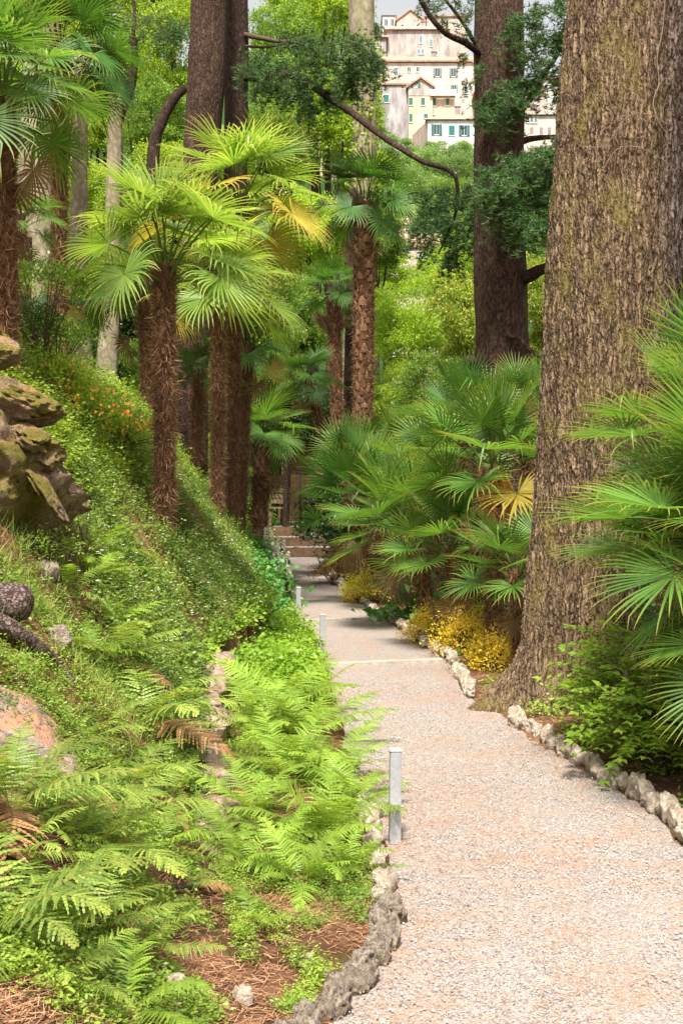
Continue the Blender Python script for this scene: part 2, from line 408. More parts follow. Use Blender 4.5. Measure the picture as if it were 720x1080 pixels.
M['wallstone'] = rockmat('wall_block_stone', (.42, .30, .23), (.18, .115, .08), (.16, .15, .04), None, 5, (.60, .72), .010, 7)

def ground_mat():
    m, nt, N, L = newmat('soil_needles_moss')
    v = coords(N, L); g = N.new('ShaderNodeNewGeometry')
    a = noise(N, L, v, 3.2, 8, .7); b = noise(N, L, v, 2.1, 6, .65, 0)
    fine = noise(N, L, coords(N, L, (1, 1, 1), warp=.05, wscale=20), 75, 5, .75)
    soil = mixc(N, L, fine, (.045, .022, .012), (.18, .085, .045))
    need = mixc(N, L, fine, (.16, .07, .035), (.42, .22, .12))
    c = mixc(N, L, ramp(N, L, a, [(.45, 0), (.62, 1)]), soil, need)
    moss = mixc(N, L, fine, (.03, .06, .01), (.14, .20, .03))
    c = mixc(N, L, ramp(N, L, b, [(.56, 0), (.66, .6)]), c, moss)
    # the town's hillside is overgrown
    sx = N.new('ShaderNodeSeparateXYZ'); L.new(g.outputs['Position'], sx.inputs[0])
    far = nd(N, 'ShaderNodeMapRange'); L.new(sx.outputs[1], far.inputs[0]); far.inputs[1].default_value = 20; far.inputs[2].default_value = 28
    c = mixc(N, L, far.outputs[0], c, (.028, .06, .014))
    finish(N, L, c, .95, bump(N, L, math_(N, L, 'ADD', fine, math_(N, L, 'MULTIPLY', a, 1.5)), .02), .1)
    return m
M['ground'] = ground_mat()
def gravel_mat():
    m, nt, N, L = newmat('gravel_with_needles')
    v = coords(N, L, warp=.012, wscale=40)
    cc = voro(N, L, v, 150, 'F1', 'Color'); dd = voro(N, L, v, 150, 'DISTANCE_TO_EDGE')
    s = N.new('ShaderNodeSeparateColor'); L.new(cc, s.inputs[0])
    c = ramp(N, L, s.outputs[0], [(0, (.07, .065, .065)), (.16, (.16, .15, .145)), (.36, (.28, .255, .24)), (.6, (.37, .335, .31)), (.82, (.34, .25, .19)), (1, (.46, .43, .405))])
    big = noise(N, L, coords(N, L, (1, 1.4, 1)), 2.4, 6, .7); st = noise(N, L, coords(N, L, (1.4, 3.0, 1), warp=.06, wscale=9), 28, 6, .75)
    k = math_(N, L, 'ADD', math_(N, L, 'MULTIPLY', big, .55), math_(N, L, 'MULTIPLY', st, .55))
    c = mixc(N, L, ramp(N, L, k, [(.53, 0), (.66, .65)]), c, (.37, .205, .115))
    lo = noise(N, L, coords(N, L), 1.1, 3, .5)
    c = mixc(N, L, ramp(N, L, lo, [(.35, 0), (.7, .25)]), c, (.31, .27, .24))
    h = math_(N, L, 'ADD', math_(N, L, 'MINIMUM', dd, .35), math_(N, L, 'MULTIPLY', s.outputs[1], .35))
    finish(N, L, c, .95, bump(N, L, h, .006, .9), .12)
    return m
M['gravel'] = gravel_mat()

# ---------------------------------------------------------------- ground and path
def axis(segs):
    out = []
    for a, b, st in segs: out.append(np.arange(a, b, st))
    return np.concatenate(out + [[segs[-1][1]]])
xs = axis([(-900, -80, 60), (-80, -14, 4), (-14, -4, .4), (-4, 3, .05), (3, 14, .4), (14, 80, 4), (80, 900, 60)])
ys = axis([(-60, 0, 6), (0, 2.5, .25), (2.5, 20, .06), (20, 40, .2), (40, 110, 2.5), (110, 320, 4), (320, 3000, 120)])
X, Y = np.meshgrid(xs, ys)
b = MB(); V = np.stack([X, Y, T(X, Y)], -1).reshape(-1, 3); n = len(xs)
i = (np.arange(len(ys)-1)[:, None]*n + np.arange(n-1)[None, :]).ravel()
b.add(V, np.stack([i, i+1, i+n+1, i+n], -1)); g = link('ground', b.mesh('ground', M['ground'])); tag(g, 'brown needle-strewn soil with moss rising as a bank beside the path', 'ground', kind='structure')
ys = np.arange(.5, 27.6, .09); u = np.linspace(0, 1, 30); b = MB()
xl = EL(ys)-.10; X = xl[:, None] + u[None, :]*(ER(ys)+.10-xl)[:, None]; Yg = np.repeat(ys[:, None], 30, 1)
Z = .004+.010*fbm(X*1.4, Yg*1.4, s=40, o=3) + .006*np.sin(u*pi)[None, :]
i = (np.arange(len(ys)-1)[:, None]*30 + np.arange(29)[None, :]).ravel()
b.add(np.stack([X, Yg, Z], -1).reshape(-1, 3), np.stack([i, i+1, i+31, i+30], -1))
tag(link('path', b.mesh('path', M['gravel'])), 'pale pinkish gravel path strewn with orange needles winding uphill', 'path', kind='structure')

# timber strips set across the gravel
for Yb, e0, e1, lab in ((11.75, .02, -.02, 'nearest weathered timber strip set across the gravel path'), (15.3, .05, -.05, 'middle weathered timber strip set across the gravel path'), (20.6, .05, -.1, 'farthest timber strip set across the gravel path before the steps')):
    a, c_ = np.array([EL(Yb)+e0, Yb-.08, .012]), np.array([ER(Yb)+e1, Yb+.22, .012]); b = MB()
    dd = c_-a; box(b, (a+c_)/2, (np.hypot(dd[0], dd[1]), .10, .05), math.atan2(dd[1], dd[0]))
    tag(link('timber_strip', b.mesh('timber_strip', M['wood_pale'], False)), lab, 'timber strip')

# ---------------------------------------------------------------- rocks
def ico(sub):
    bm = bmesh.new(); bmesh.ops.create_icosphere(bm, subdivisions=sub, radius=1)
    V = np.array([v.co[:] for v in bm.verts]); T_ = np.array([[v.index for v in f.verts] for f in bm.faces]); bm.free(); return V, T_
ICO = {k: ico(k) for k in (1, 2, 4, 5, 6)}
def rock(name, mat, size, sub=4, sd=0, amp=.3, fr=1.4, ridge=0, strat=0, flat=0.0):
    V, T_ = ICO[sub]; V = V.copy()
    k = np.sign(V)*np.abs(V)**.75; k = nrm(k)*np.linalg.norm(k, axis=1, keepdims=True)**.6; V = k/np.abs(k).max()
    X, Y_, Z = (V*fr+sd*3.1).T
    n_ = fbm(X, Y_, Z, s=sd, o=5)
    r = 1+amp*n_
    if ridge: r = r+ridge*(1-2*np.abs(fbm(X*2.2, Y_*2.2, Z*2.2, s=sd+50, o=4)))
    V = V*r[:, None]
    if strat: V[:, :2] *= (1+strat*np.round(2.2*vn(V[:, 2]*5+.6*V[:, 0], 0, 0, sd))/2.2)[:, None]
    g = np.random.default_rng(sd+300)           # flat fracture faces
    for q in range(11):
        nn = nrm(g.normal(0, 1, 3)); dd = g.uniform(.50, .85)*np.abs(V@nn).max(); ex = np.maximum(V@nn-dd, 0); V = V-nn*(ex*.88)[:, None]
    V = V*(1+.05*fbm(V[:, 0]*7, V[:, 1]*7, V[:, 2]*7, s=sd+9, o=3))[:, None]
    V = V/np.abs(V).max(0)*.98
    V = V*np.asarray(size)/2
    b = MB(); b.add(V, None, T_); return b.mesh(name, mat)
edge_me = [rock('edging_stone', M['edge'], (.20, .14, .20), 4, s, .42, 1.5, .10) for s in range(7)]
edge_dk = [rock('edging_stone', M['edge_dark'], (.24, .17, .24), 4, s+20, .45, 1.8, .16) for s in range(5)]
def edging(fx, y0, y1, off, meshes, label, group, skip=(), k=1.0, step=.15, zh=.05):
    y = y0
    while y < y1:
        if not any(a < y < c for a, c in skip):
            x = fx(y)+off+rng.normal(0, .02); s = k*rng.uniform(.65, 1.1); 
            dx = float(fx(y+.1)-fx(y)); 
            o = link('edging_stone', meshes[rng.integers(len(meshes))], None, (x, y, zh*s+.01), math.atan2(.1, dx)+rng.normal(0, .3), (s*rng.uniform(.9, 1.3), s, s*rng.uniform(.8, 1.15)))
            o.rotation_euler[0] = rng.normal(0, .35); o.rotation_euler[1] = rng.normal(0, .35)
            tag(o, label, 'edging stone', group)
            y += step*s*(1 + .3*rng.random())/max(.6, math.hypot(dx, .1)/.1*.9) if False else step*s/math.hypot(dx/.1, 1)*1.05
        else: y += .1
edging(ER, 5.3, 9.1, .06, edge_me, 'pale chunky limestone edging the path in front of the big tree trunk', 'edging stones in front of the big trunk', k=.82, step=.125)
edging(ER, 10.0, 15.2, .06, edge_me, 'pale limestone edging the path beside the golden leaved plants', 'edging stones beside the golden plants', k=.92, step=.14)
edging(ER, 15.2, 25.5, .05, edge_me, 'small pale limestone edging the far right side of the path', 'edging stones along the far right side', k=.8, step=.17)
def EL2(y): return np.interp(y, [3.0, 3.9, 4.06, 4.4, 4.7, 5.1], [-.62, -.16, -.06, .05, .16, .19])
edging(EL2, 3.3, 5.1, .0, edge_dk, 'rough dark pitted edging stone at the bottom of the fern bed', 'rough edging stones at the bottom of the fern bed', k=.60, step=.075)
edging(EL, 5.15, 7.2, -.05, edge_me, 'smooth grey edging stone beside the nearest bollard', 'edging stones beside the nearest bollard', k=.7, step=.115)
edging(EL, 13.3, 14.6, -.05, edge_me, 'pale edging stone on the left side beside the middle bollards', 'edging stones beside the middle bollards', k=1.2, step=.24)

# ---------------------------------------------------------------- low stone wall between bank and fern bed
def wallrun():
    r = empty('stone_wall', (float(WX(8))+.05, 8, .1), 'low retaining wall of pinkish stone blocks between the mossy bank and fern bed', 'stone wall')
    y = 5.5
    k = 0
    while y < 9.6:
        ln = rng.uniform(.28, .55); b = MB()
        ym = y+ln/2; top = float(np.interp(ym, Wy, Wt))+.05; x = float(WX(ym))+.08
        rz = math.atan2(1, float(WX(ym+.5)-WX(ym-.5)))
        me = rock('stone_block', M['wallstone'], (ln*1.12, .30, .20), 4, 60+k, .16, 1.1, .03)
        o = link('stone_block', me, r, (x-r.location[0]+rng.normal(0, .015), ym-8, top-.08-.1), rz+rng.normal(0, .05)); 
        if top > .22:
            me = rock('stone_block', M['wallstone'], (ln*1.2, .26, .24), 4, 90+k, .2, 1.2, .04)
            link('stone_block', me, r, (x-r.location[0]+.02, ym-8-.08, top-.28-.1), rz)
        y += ln; k += 1
wallrun()

# big rocks on the left bank
def bigrock(c, size, label, mat='rock', sd=0, amp=.3, fr=1.3, ridge=.1, rz=0, rx=0, ry=0, sub=6, strat=.0, name='rock'):
    o = link(name, rock(name, M[mat], size, sub, sd, amp, fr, ridge, strat), None, c, rz); o.rotation_euler = (rx, ry, rz)
    return tag(o, label, 'rock')
bigrock(at(-24, 520, 7.2)+[0, .2, -.05], (.90, 1.3, 1.10), 'large mossy brown and grey rock outcrop at the left edge of the photo', sd=3, amp=.3, ridge=.14, ry=.75, strat=.14)
bigrock(at(32, 470, 7.2), (.46, .6, .30), 'pale pitted limestone ledge on top of the mossy outcrop', sd=7, amp=.35, ridge=.16, ry=.35, strat=.12)
bigrock(at(14, 425, 7.3), (.66, .7, .30), 'flat brown needle covered rock layer above the pale ledge', sd=9, amp=.25, ridge=.12, ry=.45)
bigrock(at(-4, 375, 8.6), (.40, .6, .34), 'dark moss capped boulder topmost of the rocks at the left edge', sd=12, amp=.25, ridge=.1)
bigrock(at(50, 520, 7.1), (.12, .4, .55), 'narrow slanting grey rock rib beside the pale flowered ground cover', sd=14, amp=.3, ridge=.12, ry=-.55, sub=5)
bigrock(hit(10, 765)+[-.06, .1, -.02], (.95, .8, .34), 'broad pale streaked stone slab below the fallen branch', 'rock_flat', sd=16, amp=.18, ridge=.08, ry=.42, rz=.2, strat=.08)
bigrock(hit(52, 607), (.15, .16, .17), 'small grey stone above the sawn log', 'edge_dark', sd=18, sub=4)
bigrock(hit(62, 680), (.16, .14, .2), 'grey pitted stone beside the young fern under the log', 'edge_dark', sd=19, sub=4)
for px, py, Yk, s, lab in ((185, 1043, 4.25, .055, 'small pointed pale stone on the needles at the bottom left'), (324, 937+78, 4.6, .05, 'flat pale stone chip lying behind the rough edging'), (255, 1056, 4.15, .05, 'whitish stone chip near the bottom of the fern bed')):
    p = hit(px, py+5, s*.3)
    bigrock(p, (s*1.6, s*1.2, s*1.9), lab, 'edge', sd=int(px), sub=4)

# log and fallen branch
b = MB(); P = crv([hit(20, 655)+[-.9, .12, .16], hit(20, 655)+[-.3, 0, .11], hit(20, 655)+[.07, -.02, .09]], 40)
rr = np.full(40, .092); rr[-3:] = [.088, .075, .04]
tube(b, P, rr, 48, nz=.12, ns=9, sd=4); tag(link('log', b.mesh('log', M['log'])), 'thick grey sawn log lying on the bank at the left edge', 'log')
b = MB(); P = crv([hit(0, 672)+[-.4, .1, .16], hit(0, 672)+[0, 0, .06], hit(38, 695)+[0, 0, .04], hit(62, 710)+[0, 0, .03], hit(78, 725)+[0, 0, .0]], 40)
tube(b, P, np.linspace(.044, .027, 40), 20, nz=.18, ns=16, sd=8)
tag(link('fallen_branch', b.mesh('fallen_branch', M['log'])), 'dark fallen branch slanting down below the thick log', 'branch')
b = MB(); P = crv([hit(150, 946), hit(200, 944), hit(235, 942)], 20); P[:, 2] = T(P[:, 0], P[:, 1])+.03
tube(b, P, .009, 10); tag(link('hose', b.mesh('hose', M['hose'])), 'black irrigation hose lying across the needles among the ferns', 'hose')

# ---------------------------------------------------------------- bollards
for px, py0, py1, Yb, lab in ((416, 890, 792, 6.05, 'nearest and tallest looking square grey metal bollard beside the ferns'), (340, 696, 650, 12.2, 'second square grey bollard at the first timber strip'), (315, 657, 618, 15.0, 'third square grey bollard beside the broad leaved plants'), (299, 628, 603, 18.6, 'farthest grey bollard below the white flower spikes')):
    x = (px-360)/F*Yb; h = (py0-py1)/F*Yb; s = .056
    r = empty('bollard', (x, Yb, 0), lab, 'bollard', 'grey bollards along the left path edge', R(6))
    bm = bmesh.new(); bmesh.ops.create_cube(bm, size=1); bmesh.ops.scale(bm, vec=(s, s*.8, h), verts=bm.verts); bmesh.ops.translate(bm, vec=(0, 0, h/2), verts=bm.verts)
    bmesh.ops.bevel(bm, geom=bm.edges[:], offset=.004, segments=2, affect='EDGES'); me = bpy.data.meshes.new('post'); bm.to_mesh(me); bm.free(); me.materials.append(M['bollard']); link('post', me, r); r.rotation_euler[1] = R(rng.normal(0, .9))
    b = MB(); box(b, (0, 0, h+.005), (s+.004, s*.8+.004, .008)); link('cap', b.mesh('cap', M['bollard_top'], False), r)

# ---------------------------------------------------------------- big trunk
def big_tree():
    Yt = 9.55
    ysp = np.array([-700, -200, 0, 100, 200, 300, 400, 500, 600, 680, 720, 745, 765, 800.])
    cx = np.interp(ysp, [-700, 0, 300, 500, 650, 745], [705, 668, 648, 634, 612, 604])
    rd = np.interp(ysp, [-700, 0, 300, 500, 650, 700, 745, 800], [58, 69, 70, 67, 60, 62, 70, 76])
    nz_, nt_ = 1500, 460
    zz = np.linspace(CZ+(HZ+700)/F*Yt, -.15, nz_)
    py = HZ-(zz-CZ)*F/Yt
    c = np.interp(py, ysp, (cx-360)/F*Yt); r = np.interp(py, ysp, rd/F*Yt)
    k = np.ones(31)/31; c = np.convolve(np.pad(c, 15, 'edge'), k, 'valid'); r = np.convolve(np.pad(r, 15, 'edge'), k, 'valid')
    th = np.linspace(0, 2*pi, nt_, endpoint=False)
    Z, TH = np.meshgrid(zz, th, indexing='ij')
    rr = r[:, None]*(1+.05*fbm(np.cos(TH)*1.2, np.sin(TH)*1.2, Z*.5, s=31, o=3)+.016*fbm(np.cos(TH)*4, np.sin(TH)*4, Z*2.2, s=35, o=3)+.035*np.cos(5*TH+.5)*ss(1.5, 0, Z)[:, :])
    # fluted second stem on the right, roots at the foot
    rr *= 1+.05*np.exp(-((((TH+.55+pi) % (2*pi))-pi)/.35)**2)*ss(1.0, 3.0, Z) - .06*np.exp(-((((TH+1.05+pi) % (2*pi))-pi)/.12)**2)*ss(2.0, 3.5, Z)
    fl = np.clip((.62-Z)/.62, 0, 1)**2.4
    for a, s_, w_ in ((pi*1.06, .62, .28), (pi*1.36, .40, .25), (pi*1.72, .30, .3), (0, .5, .4), (pi*.5, .5, .4), (pi*.8, .6, .3)):
        rr += fl*s_*.62*np.exp(-((((TH-a+pi) % (2*pi))-pi)/w_)**2)
    V = np.stack([c[:, None]+rr*np.cos(TH), Yt+.1+rr*np.sin(TH), Z], -1).reshape(-1, 3)
    V -= np.array([(606-360)/F*Yt, Yt, 0])
    i = np.arange(nz_-1)[:, None]*nt_; j = np.arange(nt_)[None]; kk = (j+1) % nt_
    b = MB(); b.add(V, np.stack([i+j, i+nt_+j, i+nt_+kk, i+kk], -1).reshape(-1, 4))
    root = empty('cedar_tree', ((606-360)/F*Yt, Yt, 0), 'huge ridged brown and mossy tree trunk standing at the right edge of the path', 'tree')
    link('trunk', b.mesh('trunk', M['bark_big']), root)
    # bare vines clinging to the bark
    def surf(px, py_):
        z = CZ+(HZ-py_)/F*Yt; ci = np.interp(-z, -zz, c); ri = np.interp(-z, -zz, r)*1.03
        x = (px-360)/F*(Yt-.3); q = np.clip((x-ci)/ri, -.98, .98)
        return np.array([x, Yt+.1-ri*math.sqrt(1-q*q)-.012, z])-np.array(root.location)
    for pts, w_ in (([(694, -80), (697, 0), (694, 50), (688, 80), (690, 105), (685, 120), (684, 130), (690, 145), (702, 158), (712, 168)], .0034), ([(712, 106), (700, 100), (692, 105), (688, 115)], .0024),
                    ([(612, 164), (625, 168), (636, 167), (645, 155), (655, 142), (668, 137), (682, 139), (700, 146)], .0026), ([(632, 194), (638, 183), (646, 173), (656, 170), (670, 172), (690, 180), (705, 188), (713, 196)], .0027)):
        b = MB(); tube(b, crv([surf(*p) for p in pts], 50), w_, 6); link('vine', b.mesh('vine', M['vine']), root)
big_tree()
# ---------------------------------------------------------------- conifer trunks with boughs
def trunk_tree(pts, Y, label, mat, name='conifer_tree', cat='tree', sides=48, nz=.05, top=None, flare=1.25, group=None):
    """pts: (px, py, width px) from top to bottom"""
    P = np.array([at(p[0], p[1], Y) for p in pts]); r = np.array([p[2]/F*Y/2 for p in pts])
    if top: P = np.vstack([P[0]+(P[0]-P[1])*top/np.linalg.norm(P[0]-P[1]), P]); r = np.r_[r[0]*.85, r]
    gz = float(T(P[-1, 0], Y))
    e = P[-1].copy(); e[2] = gz-.1
    if P[-1, 2] > gz+.1: P = np.vstack([P, e]); r = np.r_[r, r[-1]*flare]
    C_ = crv(np.c_[P, r], 60)
    root = empty(name, (e[0], e[1], gz), label, cat, group)
    C_[:, :3] -= np.array([e[0], e[1], gz])
    b = MB(); tube(b, C_[::-1, :3], C_[::-1, 3], sides, nz=nz, ns=2.2, sd=int(pts[0][0])); link('trunk', b.mesh('trunk', M[mat]), root)
    return root
def limb(root, pts, r0, r1, mat='wood_thin', n=40, sides=10, name='branch', nz=.1):
    P = crv([np.asarray(p)-np.array(root.location) for p in pts], n)
    b = MB(); tube(b, P, np.linspace(r0, r1, n), sides, nz=nz, ns=8, sd=3)
    return link(name, b.mesh(name, M[mat]), root)
def needle_pads(root, pads, size=.05, tufts=260, per=12, mat='cedar', name='foliage'):
    """flattened drooping sprays of short needles; pads: (centre, radius x, y, z)"""
    b = MB(); o = np.array(root.location)
    for c, rx, ry, rz_ in pads:
        n = int(tufts)
        # sub-sprays: short twigs fanning out, needles in tufts along them
        nt = max(6, n//10); a = rng.uniform(0, 2*pi, nt)
        st = np.c_[np.cos(a)*rng.uniform(0, .6, nt)*rx, np.sin(a)*rng.uniform(0, .6, nt)*ry, rng.uniform(-.5, .7, nt)*rz_]
        dr = nrm(np.c_[np.cos(a)*rx, np.sin(a)*ry, rng.normal(-.10, .22, nt)])*rng.uniform(.5, 1.7, nt)[:, None]*min(rx, ry*1.5)
        u = np.linspace(.05, 1, 9); pts = (st[:, None]+dr[:, None]*u[None, :, None]); pts[..., 2] -= 1.1*rz_*u[None]**2
        pts = pts.reshape(-1, 3)+rng.normal(0, size*.35, (nt*9, 3))
        p = np.repeat(pts, per, 0); d_ = rdir(len(p), -.3, 1); nn = rdir(len(p))
        leaves(b, p+np.asarray(c)-o, d_, nn, size*rng.uniform(.6, 1.2, len(p)), np.c_[np.repeat(rng.random(len(pts)), per)*.8+.2*rng.random(len(p)), np.zeros(len(p)), np.zeros(len(p))], 'needle', wid=.16)
        for q in range(0, nt, 2):
            tube(b, (np.array([st[q], st[q]+dr[q]*.5, st[q]+dr[q]])+[0, 0, -.01]+np.asarray(c)-o), [.008, .005, .002], 4, col=(0, 0, 0), mi=1, cap=False)
    return link(name, b.mesh(name, [M[mat], M['wood_thin']]), root)

t_sec = trunk_tree([(525, -250, 48), (526, 0, 51), (526, 100, 52), (526, 200, 53), (528, 300, 55), (530, 420, 60)], 17, 'tall dark brown conifer trunk left of the huge mossy trunk', 'bark', sides=64, top=6)
limb(t_sec, [at(545, 296, 16.9), at(560, 290, 16.7), at(572, 284, 16.6), at(600, 280, 16.5)], .10, .06, 'bark_dark')
limb(t_sec, [at(548, 330, 16.8), at(535, 352, 16.6), at(548, 358, 16.5), at(562, 372, 16.4), at(575, 380, 16.4)], .04, .022, 'bark')
limb(t_sec, [at(510, 400, 17.0), at(498, 398, 16.7), at(494, 385, 16.6), at(497, 378, 16.5)], .10, .07, 'bark')
limb(t_sec, [at(548, 150, 17), at(562, 146, 17), at(590, 144, 17)], .05, .03, 'bark_dark')
limb(t_sec, [at(545, 125, 17), at(572, 80, 16.6), at(588, 55, 16.4), at(596, 20, 16.2)], .045, .02, 'wood_thin')
pd = []
for px, py, rx in ((560, 15, 28), (585, 12, 24), (548, 25, 18), (575, 40, 26), (560, 58, 18), (588, 45, 14), (570, 78, 30), (552, 88, 16), (590, 90, 12), (525, 100, 22), (512, 110, 13), (540, 112, 20), (520, 122, 14), (560, 95, 16)):
    pd.append((at(px, py, 16.2+rng.uniform(-.3, .3)), rx/F*16.4, .35, .14))
needle_pads(t_sec, pd, .075, 150)
limb(t_sec, [at(528, 235, 17), at(520, 200, 16.3), at(545, 180, 16.0), at(575, 168, 15.8)], .04, .015)
pd = []
for px, py, rx in ((525, 185, 20), (545, 172, 26), (570, 168, 22), (580, 182, 20), (555, 190, 30), (530, 200, 22), (515, 208, 14), (575, 202, 24), (550, 212, 26), (540, 222, 20), (570, 222, 22), (562, 240, 14), (588, 170, 12), (585, 215, 14), (560, 182, 30), (548, 236, 12), (580, 236, 12)):
    pd.append((at(px, py, 15.9+rng.uniform(-.3, .3)), rx/F*16.2, .4, .16))
needle_pads(t_sec, pd, .075, 210)
# boughs reaching in from the top toward the second trunk
limb(t_sec, [at(510, 60, 16.9), at(490, 45, 16.6), at(470, 35, 16.4), at(450, 12, 16.3), at(430, -30, 16.2)], .05, .03, 'bark_dark')
limb(t_sec, [at(505, 52, 16.9), at(485, 20, 16.7), at(465, -5, 16.5), at(440, -30, 16.3)], .03, .015, 'bark_dark')
pd = [(at(px, py, 16.4+rng.uniform(-.4, .4)), rx/F*16, .25, .07) for px, py, rx in ((445, 5, 12), (462, 8, 13), (480, 6, 14), (495, 18, 10), (470, 22, 9), (490, 36, 9), (505, 72, 9), (492, 88, 9), (488, 60, 7), (455, -6, 12), (478, -10, 12), (500, 2, 8))]
needle_pads(t_sec, pd, .045, 100, 8)

t_lf = trunk_tree([(221, -250, 34), (220, 0, 37), (219, 60, 40), (214, 140, 38), (208, 250, 35), (203, 400, 33), (200, 500, 38)], 20, 'reddish brown conifer trunk rising behind the middle palms', 'bark', top=6)
t_bl = trunk_tree([(250, -250, 20), (250, 0, 23), (249, 130, 25), (246, 300, 26), (242, 480, 28)], 21, 'slimmer near black conifer trunk touching the reddish one', 'bark_dark', top=6)
limb(t_bl, [at(258, 80, 20.9), at(275, 82, 20.3), at(310, 80, 19.8), at(340, 98, 19.4), at(370, 118, 19.0), at(395, 138, 18.6), at(420, 155, 18.2), at(445, 170, 18.0), at(475, 181, 17.8), at(482, 198, 17.8), at(480, 225, 17.9), at(470, 250, 18.0), at(462, 268, 18.0)], .075, .012, 'bark_dark', 90, 12)
limb(t_bl, [at(255, 36, 21), at(275, 40, 20.5), at(300, 44, 20.2), at(325, 38, 20)], .05, .02, 'wood_thin')
limb(t_bl, [at(255, 48, 21), at(280, 50, 20.5), at(302, 45, 20.1)], .025, .012, 'wood_thin')
pd = []
for px, py, rx in ((265, 75, 22), (290, 70, 24), (315, 45, 24), (340, 40, 28), (365, 45, 26), (385, 58, 20), (300, 85, 22), (330, 70, 22), (355, 66, 28), (380, 75, 24), (312, 100, 14), (325, 112, 12), (345, 88, 16), (365, 95, 20), (350, 104, 18), (395, 70, 12), (285, 88, 18), (370, 82, 20), (318, 92, 12)):
    pd.append((at(px, py, 19.5+rng.uniform(-.5, .5)), rx/F*19.5, .45, .14))
needle_pads(t_bl, pd, .08, 160)
# sprays hanging from the end of the long bough
pd = [(at(px, py, 17.8+rng.uniform(-.4, .4)), rx/F*18, .4, .15) for px, py, rx in ((462, 205, 20), (480, 215, 22), (450, 222, 20), (492, 238, 18), (470, 240, 24), (455, 252, 18), (485, 262, 18), (440, 240, 14), (495, 205, 12), (475, 275, 12))]
needle_pads(t_bl, pd, .08, 140)

t_iv = trunk_tree([(381, -250, 24), (381, 0, 27), (382, 60, 26), (384, 150, 26), (376, 300, 24), (370, 460, 24)], 27, 'grey ivy flecked trunk left of the hillside town', 'bark_pale', top=6)
b = MB(); n = 1500; hz = rng.uniform(0, 1, n); P = np.array([at(382, 40, 27)])*hz[:, None]+np.array([at(383, 240, 27)])*(1-hz[:, None]); a = rng.uniform(0, 2*pi, n)
P += np.c_[np.cos(a), np.sin(a), np.zeros(n)]*rng.uniform(.25, .45, n)[:, None]; leaves(b, P-np.array(t_iv.location), rdir(n, -1, .2), rdir(n), rng.uniform(.06, .12, n), np.c_[rng.random(n), np.zeros((n, 2))], 'dia', wid=.7)
link('ivy', b.mesh('ivy', M['tree_lime']), t_iv)

for pts, Yt, lab, m_ in (([(45, -100, 36), (44, 60, 38), (42, 110, 40), (40, 200, 42), (38, 400, 44)], 24, 'thick pale olive trunk behind the palms at upper left', 'bark_pale'),
                     ([(86, 60, 14), (85, 110, 16), (84, 200, 17), (83, 300, 20), (90, 415, 22)], 26, 'pale trunk second from the left on the wooded slope', 'bark_pale'),
                     ([(122, 100, 14), (119, 250, 17), (117, 320, 19), (112, 400, 23), (108, 425, 25)], 25.5, 'pale smooth trunk leaning beside the orange flowered shrub', 'bark_pale'),
                     ([(30, 250, 8), (29, 330, 9), (30, 400, 9)], 22, 'thin dark stem behind the rocks at far left', 'bark_dark'),
                     ([(53, 300, 10), (53, 360, 12), (54, 410, 12)], 21, 'dark brown stem between rocks and pale trunks', 'bark_dark'),
                     ([(372, 200, 10), (370, 330, 12), (368, 460, 14)], 25, 'dark slender stem directly behind the tall palm', 'bark_dark'),
                     ):
    trunk_tree(pts, Yt, lab, m_, 'tree', sides=24, nz=.06, flare=1.15)
r = trunk_tree([(140, 40, 9), (141, 65, 10), (136, 95, 12), (122, 130, 15), (122, 172, 15), (120, 300, 12)], 27.5, 'dark curved forking tree left of the reddish conifer', 'bark_dark', 'leaning_tree', sides=20)
limb(r, [at(138, 78, 27.5), at(128, 62, 27.5), at(126, 50, 27.4)], .06, .035, 'bark_dark'); limb(r, [at(140, 45, 27.5), at(142, 10, 27.5), at(136, -20, 27.5)], .05, .03, 'bark_dark')
limb(r, [at(120, 138, 27.5), at(108, 128, 27.7)], .05, .02, 'bark_dark')
needle_pads(r, [(at(px, py, 27+rng.uniform(-.5, .5)), rx/F*27.5, .4, .16) for px, py, rx in ((145, 22, 26), (165, 18, 26), (185, 28, 20), (125, 28, 18), (158, 36, 24), (175, 40, 18), (190, 36, 14), (110, 40, 10))], .06, 220)
trunk_tree([(196, 92, 8), (183, 105, 11), (170, 130, 12), (162, 165, 13), (160, 300, 15)], 27, 'dark bent stem curving up behind the sunny palm fans', 'bark_dark', 'leaning_tree', sides=20)

